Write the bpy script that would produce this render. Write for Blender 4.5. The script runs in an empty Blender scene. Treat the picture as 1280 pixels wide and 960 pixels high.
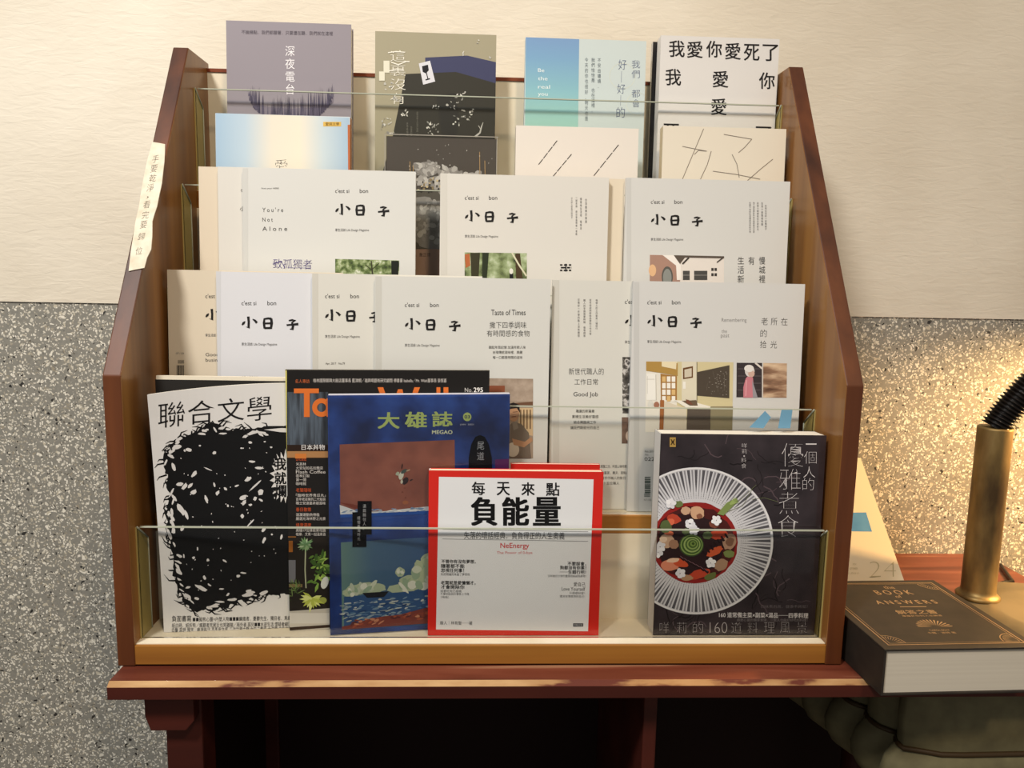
import bpy, bmesh, math, random
from mathutils import Vector, Matrix
random.seed(7)
S = bpy.context.scene
COL = S.collection
# ------------------------------------------------------------------ camera, world, lights
FPX, CAM = 945.675, Vector((-0.0100, -0.7092, 0.3801))
PITCH, YAW, ROLL = 0.1346, 0.0421, 0.0192
_F = Vector((math.sin(YAW)*math.cos(PITCH), math.cos(YAW)*math.cos(PITCH), -math.sin(PITCH)))
_R0 = Vector((math.cos(YAW), -math.sin(YAW), 0)); _U0 = _R0.cross(_F)
_R = math.cos(ROLL)*_R0 + math.sin(ROLL)*_U0
_U = -math.sin(ROLL)*_R0 + math.cos(ROLL)*_U0
cam = bpy.data.cameras.new('camera'); cam.sensor_width = 36; cam.lens = FPX*36/1280; cam.clip_start = 0.01
co = bpy.data.objects.new('camera', cam); COL.objects.link(co)
m = Matrix.Identity(4)
for i in range(3):
    m[i][0], m[i][1], m[i][2], m[i][3] = _R[i], _U[i], -_F[i], CAM[i]
co.matrix_world = m; S.camera = co
S.view_settings.view_transform = 'Standard'; S.view_settings.look = 'None'
S.view_settings.gamma = 1; S.view_settings.use_curve_mapping = False; S.view_settings.exposure = 0.1
W = bpy.data.worlds.new('room_light'); S.world = W; W.use_nodes = True
W.node_tree.nodes['Background'].inputs[0].default_value = (1.0, 0.98, 0.95, 1)
W.node_tree.nodes['Background'].inputs[1].default_value = 0.30
def area(name, loc, target, size, power, col):
    l = bpy.data.lights.new(name, 'AREA'); l.shape = 'DISK'; l.size = size; l.energy = power; l.color = col
    o = bpy.data.objects.new(name, l); COL.objects.link(o); o.location = loc
    o.rotation_euler = (Vector(target)-Vector(loc)).to_track_quat('-Z', 'Y').to_euler(); return o
l = bpy.data.lights.new('ceiling_spot', 'SPOT'); l.energy = 215; l.color = (1.0, 0.965, 0.92); l.spot_size = math.radians(59); l.spot_blend = 1; l.shadow_soft_size = .2
o = bpy.data.objects.new('ceiling_spot', l); COL.objects.link(o); o.location = (-1.0, -1.35, 2.15)
o.rotation_euler = (Vector((-.35, .1, .30))-o.location).to_track_quat('-Z', 'Y').to_euler()
area('ceiling_light_far', (0.55, -1.45, 1.95), (0.25, 0.1, 0.35), 0.25, 17, (1.0, 0.78, 0.54))

# ------------------------------------------------------------------ materials
def lin(h):
    if isinstance(h, str):
        h = h.lstrip('#'); h = tuple(int(h[i:i+2], 16) for i in (0, 2, 4))
    return tuple(((c/255+0.055)/1.055)**2.4 if c/255 > 0.04045 else c/255/12.92 for c in h) + (1,)
_M = {}
def mat(col, rough=0.6, coat=0.0, metal=0.0, spec=0.22, name=None):
    k = (str(col), rough, coat, metal, spec)
    if k in _M: return _M[k]
    ma = bpy.data.materials.new(name or 'paint_'+str(len(_M))); ma.use_nodes = True
    b = ma.node_tree.nodes['Principled BSDF']
    b.inputs['Base Color'].default_value = lin(col); b.inputs['Roughness'].default_value = rough
    b.inputs['Metallic'].default_value = metal; b.inputs['Coat Weight'].default_value = coat
    b.inputs['Specular IOR Level'].default_value = spec; b.inputs['Coat Roughness'].default_value = 0.12
    ma.diffuse_color = lin(col); _M[k] = ma; return ma
def nodes(name):
    ma = bpy.data.materials.new(name); ma.use_nodes = True; nt = ma.node_tree
    return ma, nt, nt.nodes['Principled BSDF'], (lambda t: nt.nodes.new(t)), nt.links.new
def noisemat(name, cols, scale, stretch=(1, 1, 1), rough=0.6, detail=4, bump=0.0, dist=0.0, rot=(0, 0, 0), coat=0.0, metal=0.0):
    """colours spread over a noise in object space; cols = [(pos, hex), ...]"""
    if name in _M: return _M[name]
    ma, nt, b, N, K = nodes(name)
    tc = N('ShaderNodeTexCoord'); mp = N('ShaderNodeMapping'); mp.inputs['Scale'].default_value = stretch; mp.inputs['Rotation'].default_value = rot
    no = N('ShaderNodeTexNoise'); no.inputs['Scale'].default_value = scale; no.inputs['Detail'].default_value = detail; no.inputs['Distortion'].default_value = dist
    cr = N('ShaderNodeValToRGB'); e = cr.color_ramp.elements
    while len(e) < len(cols): e.new(0.5)
    for x, (p, c) in zip(e, cols): x.position = p; x.color = lin(c)
    K(tc.outputs['Object'], mp.inputs[0]); K(mp.outputs[0], no.inputs['Vector']); K(no.outputs['Fac'], cr.inputs[0]); K(cr.outputs[0], b.inputs['Base Color'])
    b.inputs['Roughness'].default_value = rough; b.inputs['Coat Weight'].default_value = coat; b.inputs['Metallic'].default_value = metal; b.inputs['Specular IOR Level'].default_value = .3
    if bump:
        bu = N('ShaderNodeBump'); bu.inputs['Strength'].default_value = bump; bu.inputs['Distance'].default_value = 0.002
        K(no.outputs['Fac'], bu.inputs['Height']); K(bu.outputs[0], b.inputs['Normal'])
    _M[name] = ma; return ma
def terrazzo():
    ma, nt, b, N, K = nodes('terrazzo')
    tc = N('ShaderNodeTexCoord')
    nz = N('ShaderNodeTexNoise'); nz.inputs['Scale'].default_value = 90; nz.inputs['Detail'].default_value = 2
    mx = N('ShaderNodeMix'); mx.data_type = 'VECTOR'; mx.inputs[0].default_value = 0.012
    K(tc.outputs['Object'], nz.inputs['Vector']); K(tc.outputs['Object'], mx.inputs[4]); K(nz.outputs['Color'], mx.inputs[5])
    base = N('ShaderNodeValToRGB'); base.color_ramp.elements[0].color = lin('#787770'); base.color_ramp.elements[1].color = lin('#979388')
    n2 = N('ShaderNodeTexNoise'); n2.inputs['Scale'].default_value = 260; K(tc.outputs['Object'], n2.inputs['Vector']); K(n2.outputs['Fac'], base.inputs[0])
    cur = base.outputs[0]
    for sc, thr, stops in ((185, 0.33, [(0, '#d8d2c2'), (.30, '#c2baa6'), (.60, '#e6e0d0'), (.80, '#98907f'), (.91, '#2e2c29')]),
                           (290, 0.335, [(0, '#cfc9b9'), (.4, '#e8e3d4'), (.68, '#a39c8c'), (.88, '#6a655b'), (.955, '#24231f')])):
        v = N('ShaderNodeTexVoronoi'); v.inputs['Scale'].default_value = sc; v.inputs['Randomness'].default_value = 1
        K(mx.outputs[1], v.inputs['Vector'])
        sp = N('ShaderNodeSeparateColor'); K(v.outputs['Color'], sp.inputs[0])
        # chip size varies from cell to cell
        th = N('ShaderNodeMath'); th.operation = 'MULTIPLY_ADD'; th.inputs[1].default_value = 0.25; th.inputs[2].default_value = thr-0.12; K(sp.outputs[1], th.inputs[0])
        lt = N('ShaderNodeMath'); lt.operation = 'LESS_THAN'; K(v.outputs['Distance'], lt.inputs[0]); K(th.outputs[0], lt.inputs[1])
        cr = N('ShaderNodeValToRGB'); cr.color_ramp.interpolation = 'CONSTANT'; e = cr.color_ramp.elements
        while len(e) < len(stops): e.new(0.5)
        for x, (p, c) in zip(e, stops): x.position = p; x.color = lin(c)
        K(sp.outputs[0], cr.inputs[0])
        mi = N('ShaderNodeMix'); mi.data_type = 'RGBA'; K(lt.outputs[0], mi.inputs[0]); K(cur, mi.inputs[6]); K(cr.outputs[0], mi.inputs[7]); cur = mi.outputs[2]
    K(cur, b.inputs['Base Color']); b.inputs['Roughness'].default_value = 0.55
    return ma
def acrylic():
    ma, nt, b, N, K = nodes('clear_acrylic'); nt.nodes.remove(b); out = nt.nodes['Material Output']
    tr = N('ShaderNodeBsdfTransparent'); tr.inputs[0].default_value = (0.99, 0.992, 0.984, 1)
    gl = N('ShaderNodeBsdfGlossy'); gl.inputs['Roughness'].default_value = 0.03
    fr = N('ShaderNodeFresnel'); fr.inputs[0].default_value = 1.16; mi = N('ShaderNodeMixShader')
    K(fr.outputs[0], mi.inputs[0]); K(tr.outputs[0], mi.inputs[1]); K(gl.outputs[0], mi.inputs[2]); K(mi.outputs[0], out.inputs[0]); return ma
PAPER = mat('#e9e0cb', 0.8, name='page_paper')
ACRY = acrylic()
EDGE = mat('#b4b8a6', 0.25, name='acrylic_edge')
FLANGE = mat('#b3a062', 0.3, 0.2, name='olive_acrylic_flange')
WOOD = noisemat('varnished_brown_wood', [(.3, '#391b0c'), (.5, '#532b14'), (.7, '#6a3a1c')], 26, (1, 1, .09), 0.42, 6, .05, coat=.12)
WOODIN = noisemat('golden_brown_wood', [(.3, '#5f3a19'), (.5, '#845628'), (.72, '#a07038')], 22, (1.2, 1.2, .07), 0.36, 6, .05, coat=.25)
GOLD = noisemat('golden_pine_board', [(.3, '#80501d'), (.55, '#9c6829'), (.75, '#ae7a38')], 24, (.06, 1, 1.6), 0.45, 5, .05)
CREAM = noisemat('cream_board', [(.35, '#d9cdb2'), (.65, '#e8dec8')], 14, (1, 1, 1), 0.7, 3)
DESKM = noisemat('worn_red_brown_paint', [(.30, '#52251a'), (.50, '#6c3626'), (.64, '#7b4432'), (.74, '#a77a5c'), (.8, '#6c3626')], 20, (.16, 2.2, 2.2), 0.42, 8, .12, .6)
WORN = noisemat('bare_worn_edge', [(.43, '#5f2a1c'), (.48, '#a67c50'), (.66, '#c7a273')], 38, (.25, 1, 1), 0.7, 6)
DARKD = noisemat('dark_brown_paint', [(.3, '#32120c'), (.7, '#4a1d14')], 16, (.2, 1, 1), 0.5, 5)

# ------------------------------------------------------------------ mesh and object helpers
class MB:
    def __init__(s): s.bm = bmesh.new(); s.mats = []
    def mi(s, ma):
        if ma not in s.mats: s.mats.append(ma)
        return s.mats.index(ma)
    def face(s, pts, ma):
        vs = [s.bm.verts.new(p) for p in pts]
        f = s.bm.faces.new(vs); f.material_index = s.mi(ma); return f
    def box(s, a, b, ma, bev=0.0, rot=None):
        t = bmesh.new(); bmesh.ops.create_cube(t, size=1)
        for v in t.verts: v.co = Vector([(a[i]+b[i])/2 + v.co[i]*(b[i]-a[i]) for i in range(3)])
        if bev: bmesh.ops.bevel(t, geom=t.edges[:], offset=bev, segments=2, affect='EDGES', profile=.5)
        s.join(t, ma, rot)
    def join(s, t, ma, M=None, smooth=False):
        i = s.mi(ma); vm = {}
        for v in t.verts: vm[v] = s.bm.verts.new(M @ v.co if M else v.co)
        for f in t.faces:
            try:
                g = s.bm.faces.new([vm[v] for v in f.verts]); g.material_index = i; g.smooth = smooth
            except ValueError: pass
        t.free()
    def prism(s, poly, axis, lo, hi, ma, bev=0.0):
        """poly of 2D points, extruded along axis 0/1/2 from lo to hi"""
        t = bmesh.new()
        def P(p, d):
            r = [0, 0, 0]; r[axis] = d; o = [i for i in range(3) if i != axis]; r[o[0]], r[o[1]] = p; return r
        A = [t.verts.new(P(p, lo)) for p in poly]; B = [t.verts.new(P(p, hi)) for p in poly]; n = len(poly)
        t.faces.new(A); t.faces.new(B[::-1])
        for i in range(n): t.faces.new((A[i], B[i], B[(i+1) % n], A[(i+1) % n]))
        bmesh.ops.recalc_face_normals(t, faces=t.faces[:])
        if bev: bmesh.ops.bevel(t, geom=t.edges[:], offset=bev, segments=2, affect='EDGES', profile=.5)
        s.join(t, ma)
    def lathe(s, prof, ma, c=(0, 0, 0), n=40, smooth=True):
        t = bmesh.new(); rings = []
        for r, z in prof:
            rings.append([t.verts.new((c[0]+r*math.cos(2*math.pi*k/n), c[1]+r*math.sin(2*math.pi*k/n), c[2]+z)) for k in range(n)])
        for a, b in zip(rings, rings[1:]):
            for k in range(n): t.faces.new((a[k], a[(k+1) % n], b[(k+1) % n], b[k]))
        for r, (rad, z) in ((rings[0], prof[0]), (rings[-1], prof[-1])):
            if rad > 1e-6: t.faces.new(r)
        bmesh.ops.remove_doubles(t, verts=t.verts[:], dist=1e-7); bmesh.ops.recalc_face_normals(t, faces=t.faces[:])
        s.join(t, ma, None, smooth)
    def tube(s, pts, rad, ma, n=14, radf=None):
        t = bmesh.new(); rings = []; pts = [Vector(p) for p in pts]; up = Vector((0, 0, 1))
        for i, p in enumerate(pts):
            d = (pts[min(i+1, len(pts)-1)]-pts[max(i-1, 0)]).normalized()
            a = d.cross(Vector((0, 1, 0)));
            if a.length < .1: a = d.cross(Vector((1, 0, 0)))
            a.normalize(); b = d.cross(a); r = radf(i) if radf else rad
            rings.append([t.verts.new(p+r*(math.cos(2*math.pi*k/n)*a+math.sin(2*math.pi*k/n)*b)) for k in range(n)])
        for a, b in zip(rings, rings[1:]):
            for k in range(n): t.faces.new((a[k], a[(k+1) % n], b[(k+1) % n], b[k]))
        t.faces.new(rings[0]); t.faces.new(rings[-1]); bmesh.ops.recalc_face_normals(t, faces=t.faces[:])
        s.join(t, ma, None, True)
    def build(s, name, parent=None, label=None):
        me = bpy.data.meshes.new(name); s.bm.to_mesh(me); s.bm.free()
        for x in s.mats: me.materials.append(x)
        o = bpy.data.objects.new(name, me); COL.objects.link(o)
        if parent: o.parent = parent
        if label: o['label'] = label
        return o
def tag(o, label, cat, group=None, kind=None):
    o['label'] = label; o['category'] = cat
    if group: o['group'] = group
    if kind: o['kind'] = kind
    return o
def thing(name, loc, label, cat, group=None):
    o = bpy.data.objects.new(name, None); o.empty_display_size = .03; COL.objects.link(o); o.location = loc
    return tag(o, label, cat, group)
def structure(o): o['kind'] = 'structure'; return o
def ray(x, y): return _F + _R*((x-640)/FPX) - _U*((y-480)/FPX)
def at(axis, val, x, y):
    """the world point on the plane axis = val that the photograph shows at pixel x, y"""
    d = ray(x, y); return CAM + d*((val-CAM[axis])/d[axis])
# ------------------------------------------------------------------ the setting
WALLY, WAIN = 0.327, 0.341
mb = MB(); mb.box((-2.2, WALLY, WAIN), (2.2, WALLY+.1, 2.3), noisemat('cream_plaster', [(.3, '#dcd2bf'), (.7, '#ece4d3')], 5, (1, 1, 1), .8, 3))
wm = mb.mats[0]; nt = wm.node_tree; bsdf = nt.nodes['Principled BSDF']
tc = nt.nodes.new('ShaderNodeTexCoord'); mp = nt.nodes.new('ShaderNodeMapping'); mp.inputs['Scale'].default_value = (.28, 1, 1); nn = nt.nodes.new('ShaderNodeTexNoise')
nn.inputs['Scale'].default_value = 130; nn.inputs['Detail'].default_value = 6; nn.inputs['Distortion'].default_value = .8
bu = nt.nodes.new('ShaderNodeBump'); bu.inputs['Strength'].default_value = .28; bu.inputs['Distance'].default_value = .003
for a, b in ((tc.outputs['Object'], mp.inputs[0]), (mp.outputs[0], nn.inputs['Vector']), (nn.outputs['Fac'], bu.inputs['Height']), (bu.outputs[0], bsdf.inputs['Normal'])): nt.links.new(a, b)
structure(mb.build('wall_back'))
mb = MB(); mb.box((-2.2, WALLY+.002, -.72), (2.2, WALLY+.1, WAIN), terrazzo()); structure(mb.build('trim_1'))
mb = MB(); mb.box((-2.2, -2.4, -.77), (2.2, WALLY+.1, -.72), noisemat('floor_tile', [(.3, '#4d463e'), (.7, '#6b6257')], 3, rough=.5)); structure(mb.build('floor'))

# ------------------------------------------------------------------ the desk
desk = thing('desk', (0, .14, -.72), 'long red-brown painted wooden desk with a worn front edge, under the book rack', 'desk')
DZ = .72
mb = MB()
prof = [(-.026-.14, DZ), (-.031-.14, DZ-.004), (-.031-.14, DZ-.0165), (-.026-.14, DZ-.0175), (.322-.14, DZ-.0175), (.322-.14, DZ)]
mb.prism(prof, 0, -.3560, .725, DESKM, .0004)
for f in mb.bm.faces:
    n = f.normal; f.normal_update(); n = f.normal
    if n.y < -.4 and n.z > .3: f.material_index = mb.mi(WORN)
    elif n.y < -.8: f.material_index = mb.mi(DARKD)
    elif n.x < -.8: f.material_index = mb.mi(WORN)
mb.build('desktop', desk)
for x0, x1, y0 in ((-.317, -.281, 0), (.69, .72, 0)):
    mb = MB(); mb.box((x0, y0-.14, .0006), (x1, y0+.035-.14, DZ-.0175), DARKD, .002); lg = mb.build('leg', desk)
for x0, x1, y0 in ((-.317, -.281, .27), (.69, .72, .27)):
    mb = MB(); mb.box((x0, y0-.14, .0006), (x1, y0+.035-.14, DZ-.0175), DARKD, .002); mb.build('leg', desk)
mb = MB(); mb.prism([(-.331, DZ-.0175), (-.331, DZ-.045), (-.326, DZ-.060), (-.292, DZ-.060), (-.284, DZ-.05), (-.284, DZ-.0175)], 1, -.012-.14, -.0005-.14, DARKD, .001); mb.build('bracket', desk)
mb = MB(); mb.box((.160, -.14, .05), (.174, .27-.14, DZ-.0175), DARKD, .002); mb.build('divider', desk)
mb = MB(); mb.box((-.281, .275-.14, .04), (.69, .29-.14, DZ-.0175), mat('#1d0d09', .7)); mb.build('back_panel', desk)
mb = MB(); mb.box((-.311, .035-.14, .04), (-.299, .27-.14, DZ-.0175), mat('#1d0d09', .7)); mb.build('side_panel', desk)
mb = MB(); mb.box((-.299, -.0-.14, .30), (.156, .275-.14, .315), mat('#1d0d09', .7)); mb.build('lower_shelf', desk)

# ------------------------------------------------------------------ the rack
HW, TH, H1, RH, YT, YB = .36, .017, .2859, .6331, .198, .262
rack = thing('book_rack', (0, 0, .0006), 'brown wooden tiered book rack with sloping sides and clear acrylic fronts on the desk', 'book rack')
prof = [(0, 0), (0, H1), (YT, RH), (YB, RH), (YB, 0)]
for s in (-1, 1):
    lo, hi = (-HW, -HW+TH) if s < 0 else (HW-TH, HW)
    mb = MB(); mb.prism(prof, 0, lo, hi, WOOD, .0012)
    mb.bm.faces.ensure_lookup_table()
    for f in mb.bm.faces:
        f.normal_update()
        if f.normal.x*s < -.9: f.material_index = mb.mi(WOODIN)
    mb.build('side_panel', rack)
IW = HW-TH
DY, DZT = .049, .1135
def floorz(i): return .022 + DZT*i + (.002 if i else 0)
mb = MB(); mb.box((-IW, .256, .0), (IW, YB, .622), CREAM); mb.build('back_panel', rack)
mb = MB(); mb.box((-IW, .2545, .622), (IW, YB, .626), mat('#7a3a1e', .5)); mb.build('top_rail', rack)
for i in range(5):
    y0 = .0 if i == 0 else .010+DY*i
    z = floorz(i)
    mb = MB(); mb.box((-IW, y0, z-.0205), (IW, .0115+DY*i+.049, z-.0008), GOLD, .0008); sh = mb.build('shelf', rack)
    mb = MB(); mb.box((-IW, y0+.003, z-.0008), (IW, .0600+DY*i, z), CREAM); mb.build('shelf_liner', sh, 'cream shelf liner')
    if i < 4:
        mb = MB(); mb.box((-IW, .0585+DY*i, z), (IW, .0605+DY*i, floorz(i+1)-.0205), CREAM); mb.build('riser_panel', rack)
    gy, gz = .0145+DY*i, z+.1135
    mb = MB(); mb.box((-IW+.0012, gy, z+.0002), (IW-.0012, gy+.0022, gz), ACRY); gu = mb.build('acrylic_guard', rack)
    mb = MB(); mb.box((-IW+.004, gy-.0001, gz), (IW-.004, gy+.0023, gz+.0012), EDGE); mb.build('polished_edge', gu, 'bright top edge of the clear guard')
    for s in (-1, 1):
        x = s*(IW-.0006)
        mb = MB(); mb.prism([(gy-.001, z+.0002), (gy-.001, gz+.001), (gy+.022, gz-.017), (gy+.022, z+.0002)], 0, x-.0006, x+.0006, FLANGE)
        mb.build('end_flange', gu, 'olive-tinted folded end of the guard')
        mb = MB()
        a, b2 = Vector((x-s*.0012, gy-.001, gz+.001)), Vector((x-s*.0012, gy+.022, gz-.017))
        mb.tube([a, b2], .0009, EDGE, 6); mb.tube([b2, Vector((b2.x, b2.y, z+.001))], .0007, EDGE, 6); mb.build('flange_edge', gu)
# ------------------------------------------------------------------ books and magazines
_T = {}
def textmesh(s, bold):
    k = (s, bold)
    if k not in _T:
        c = bpy.data.curves.new('t', 'FONT'); c.body = s; c.offset = bold; c.resolution_u = 3
        if '\n' in s: c.align_x = 'CENTER' if all(len(q) <= 1 for q in s.split('\n')) else 'LEFT'; c.space_line = 1.12
        o = bpy.data.objects.new('t', c); COL.objects.link(o)
        me = bpy.data.meshes.new_from_object(o.evaluated_get(bpy.context.evaluated_depsgraph_get()))
        V = [(v.co.x, v.co.y) for v in me.vertices]; P = [tuple(p.vertices) for p in me.polygons]
        bpy.data.objects.remove(o); bpy.data.curves.remove(c); bpy.data.meshes.remove(me)
        x0, x1 = min(v[0] for v in V), max(v[0] for v in V); y0, y1 = min(v[1] for v in V), max(v[1] for v in V)
        _T[k] = ([((x-x0)/max(x1-x0, 1e-6), (y-y0)/max(y1-y0, 1e-6)) for x, y in V], P)
    return _T[k]
EPS = .00011
class Book:
    def __init__(b, name, label, cat, TL, TR, tier, yb, lean=3, thick=.006, col='#dcdad2', yaw=0, group=None, board=.0006, spine='L',
                 pages=PAPER, rise=0, rough=.5, coat=0.0, warp=None, warpz=None, spinecol=None, h=None, inset=.001, flat=None, backcol=None):
        b.warp = warp; b.warpz = warpz; b.np = 0; lean = math.radians(lean)
        if flat is None: b.rot = Matrix.Rotation(yaw, 4, 'Z') @ Matrix.Rotation(-lean, 4, 'X'); z = floorz(tier)+.0008+thick*math.sin(lean)
        else: b.rot, z = flat
        x0 = at(1, yb, *TL).x if flat is None else 0
        b.M = Matrix.Translation((x0, yb, z)) @ b.rot; b.Mi = b.M.inverted()
        if flat is None:
            for _ in range(12):
                u = b.L(*TL)[0]; x0 += u*math.cos(yaw)
                b.M = Matrix.Translation((x0, yb, z)) @ b.rot; b.Mi = b.M.inverted()
        a, c = b.L(*TL), b.L(*TR)
        b.w = c[0]; b.h = h or (a[1]+c[1])/2
        print('BOOK %-28s w %.3f h %.3f dv %.4f' % (label[:28], b.w, b.h, a[1]-c[1]))
        b.root = thing(name, (0, 0, 0), label, cat, group); b.root.matrix_world = b.M
        b.c = MB(); b.thick = thick
        m0 = col if not isinstance(col, (str, tuple)) else mat(col, rough, coat)
        ms = mat(spinecol, rough, coat) if spinecol else m0
        mb_ = mat(backcol, rough, coat) if backcol else m0
        w, h = b.w, b.h
        b.c.box((0, 0, 0), (w, board, h), m0); b.c.box((0, thick-board, 0), (w, thick, h), mb_)
        if spine == 'L': b.c.box((0, board, 0), (board*1.5, thick-board, h), ms); pa, pb = board*1.5, w-inset
        elif spine == 'R': b.c.box((w-board*1.5, board, 0), (w, thick-board, h), ms); pa, pb = inset, w-board*1.5
        else: pa, pb = inset, w-inset
        p = MB(); p.box((pa, board, inset), (pb, thick-board, h-inset*.5+rise), pages)
        if warp: b._bend(p)
        b.p = p; b.extra = []
    def L(b, x, y):
        o = b.Mi @ CAM; d = b.Mi.to_3x3() @ ray(x, y); dy = 0
        for _ in range(6 if b.warp else 1):
            s = (dy-o.y)/d.y; q = o+d*s
            if b.warp: dy = b.warp(q.x, q.z)
        return (q.x, q.z-(b.warpz(q.x, q.z) if b.warpz else 0))
    def poly(b, pts, col, layer=1, px=True, clip=True):
        P = [b.L(*p) for p in pts] if px else list(pts)
        if clip:
            for ax, v, sg in ((0, 0, 1), (0, b.w, -1), (1, 0, 1), (1, b.h, -1)):
                Q = []
                for i in range(len(P)):
                    A, B = P[i-1], P[i]; ia, ib = (A[ax]-v)*sg >= 0, (B[ax]-v)*sg >= 0
                    if ia != ib:
                        t = (v-A[ax])/(B[ax]-A[ax]); Q.append((A[0]+(B[0]-A[0])*t, A[1]+(B[1]-A[1])*t))
                    if ib: Q.append(B)
                P = Q
                if len(P) < 3: return
        ma = col if not isinstance(col, (str, tuple)) else mat(col, .55)
        b.np += 1; layer += (b.np % 150)*.004      # no two prints share a plane
        vs = [b.c.bm.verts.new((p[0], -layer*EPS, p[1])) for p in P]
        try: f = b.c.bm.faces.new(vs)
        except ValueError: return
        f.material_index = b.c.mi(ma); f.normal_update()
        if f.normal.y > 0: f.normal_flip()
    def rect(b, x0, y0, x1, y1, col, layer=1): b.poly([(x0, y0), (x1, y0), (x1, y1), (x0, y1)], col, layer)
    def ell(b, cx, cy, rx, ry, col, layer=1, n=28, rot=0, jit=0):
        pts = []
        for k in range(n):
            a = 2*math.pi*k/n; r = 1+jit*(random.random()-.5); x, y = rx*r*math.cos(a), ry*r*math.sin(a)
            pts.append((cx+x*math.cos(rot)-y*math.sin(rot), cy+x*math.sin(rot)+y*math.cos(rot)))
        b.poly(pts, col, layer)
    def line(b, pts, w, col, layer=2):
        n = len(pts); ws = w if isinstance(w, (list, tuple)) else [w]*n; Lp, Rp = [], []
        for i, (x, y) in enumerate(pts):
            ax, ay = pts[max(i-1, 0)]; bx, by = pts[min(i+1, n-1)]; d = math.hypot(bx-ax, by-ay) or 1
            nx, ny = -(by-ay)/d*ws[i]/2, (bx-ax)/d*ws[i]/2; Lp.append((x+nx, y+ny)); Rp.append((x-nx, y-ny))
        for i in range(n-1): b.poly([Lp[i], Lp[i+1], Rp[i+1], Rp[i]], col, layer)
    def txt(b, s, box, col='#1a1a1a', bold=0.0, layer=2, tilt=0.0, vert=False):
        if vert: s = '\n'.join(s)
        if 0 < bold < .012: bold = 0
        V, P = textmesh(s, min(bold, 0)); x0, y0, x1, y1 = box
        if bold > 0:        # heavier lettering: the same glyphs laid over each other a little apart
            n = max(len(q) for q in s.split('\n'))
            k = (x1-x0)/max(n, 1); r = bold*min(k, y1-y0)
            for j, (ax, ay) in enumerate(((-1, -.5), (1, -.5), (-1, .5), (1, .5), (0, .5), (0, -.5))): b.txt(s, (x0+ax*r+r, y0+ay*r, x1+ax*r-r, y1+ay*r), col, 0, layer+.14*j, tilt)
            return
        o = Vector(b.L(x0, y1)); ex = Vector(b.L(x1, y1+tilt))-o; ey = Vector(b.L(x0, y0))-o
        i = b.c.mi(mat(col, .55)); vs = []
        for x, y in V:
            q = o+ex*x+ey*y; vs.append(b.c.bm.verts.new((q.x, -layer*EPS, q.y)))
        for f in P:
            try: g = b.c.bm.faces.new([vs[k] for k in f]); g.material_index = i
            except ValueError: pass
    def part(b, name, mb, label=None): b.extra.append(mb.build(name, b.root, label)); return b.extra[-1]
    def _bend(b, mb):
        bm = mb.bm
        for k in range(1, 20):
            bmesh.ops.bisect_plane(bm, geom=bm.verts[:]+bm.edges[:]+bm.faces[:], plane_co=(b.w*k/20, 0, 0), plane_no=(1, 0, 0))
        for k in range(1, 10):
            bmesh.ops.bisect_plane(bm, geom=bm.verts[:]+bm.edges[:]+bm.faces[:], plane_co=(0, 0, b.h*k/10), plane_no=(0, 0, 1))
        for v in bm.verts:
            u, z = v.co.x, v.co.z; v.co.y += b.warp(u, z)
            if b.warpz: v.co.z += b.warpz(u, z)
    def done(b):
        bad = [v for v in b.c.bm.verts if v.co.z < -1e-5 or v.co.z > b.h+1e-5 or v.co.x < -1e-5 or v.co.x > b.w+1e-5]
        bmesh.ops.delete(b.c.bm, geom=bad, context='VERTS')      # nothing is printed past the trimmed edge
        if b.warp: b._bend(b.c)
        b.c.build('cover', b.root); b.p.build('pages', b.root); return b.root
def gradmat(name, axis, lo, hi, stops, rough=.5, coat=0.0):
    """a printed colour blend across a cover, in the cover's own space"""
    ma, nt, bs, N, K = nodes(name); tc = N('ShaderNodeTexCoord'); sx = N('ShaderNodeSeparateXYZ'); mr = N('ShaderNodeMapRange')
    mr.inputs[1].default_value = lo; mr.inputs[2].default_value = hi; cr = N('ShaderNodeValToRGB'); e = cr.color_ramp.elements
    while len(e) < len(stops): e.new(.5)
    for x, (p, c) in zip(e, stops): x.position = p; x.color = lin(c)
    K(tc.outputs['Object'], sx.inputs[0]); K(sx.outputs[axis], mr.inputs[0]); K(mr.outputs[0], cr.inputs[0]); K(cr.outputs[0], bs.inputs['Base Color'])
    bs.inputs['Roughness'].default_value = rough; bs.inputs['Coat Weight'].default_value = coat; return ma
def rnd(a, b): return random.uniform(a, b)

# ---- top tier
b = Book('paperback', 'mauve-grey paperback with white vertical title over a dark forest, left end of top tier', 'book', (282.5, 26), (439, 30), 4, .219, 3, .015, '#918a91', spine='L', spinecol='#a9b3a4', inset=.0014)
b.txt('不論幾點．我們都醒著．只要還在聽．我們就在這裡', (302, 37.5, 416, 42.5), '#5f5862', 0, tilt=2)
b.txt('深夜電台', (356.5, 57.5, 368.5, 118), '#f1eef0', 0, vert=True)
b.poly([(309+0, 108)]+[(363.5-54*math.cos(math.pi*k/20), 112+44*math.sin(math.pi*k/20)) for k in range(21)]+[(417, 108), (417, 128), (395, 134), (363, 136), (335, 134), (312, 126)], '#7c7480', 1)
for k in range(95):
    x = rnd(311, 416); t = abs(x-363.5)/53; base = 112+44*math.sqrt(max(0, 1-t*t))
    h = rnd(6, 18)+(16 if t > .72 else 0)*random.random()+(8 if x > 385 else 0)*random.random()
    top = max(104+rnd(0, 8), 128-h*.9) if t > .6 else 134-h
    b.poly([(x-rnd(1, 2.2), base), (x-.5, (top+base)/2), (x, top), (x+.6, (top+base)/2), (x+rnd(1, 2.2), base)], random.choice(['#4b4558', '#565064', '#625c6c', '#3f3a4d']), 2)
b.done()

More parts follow.
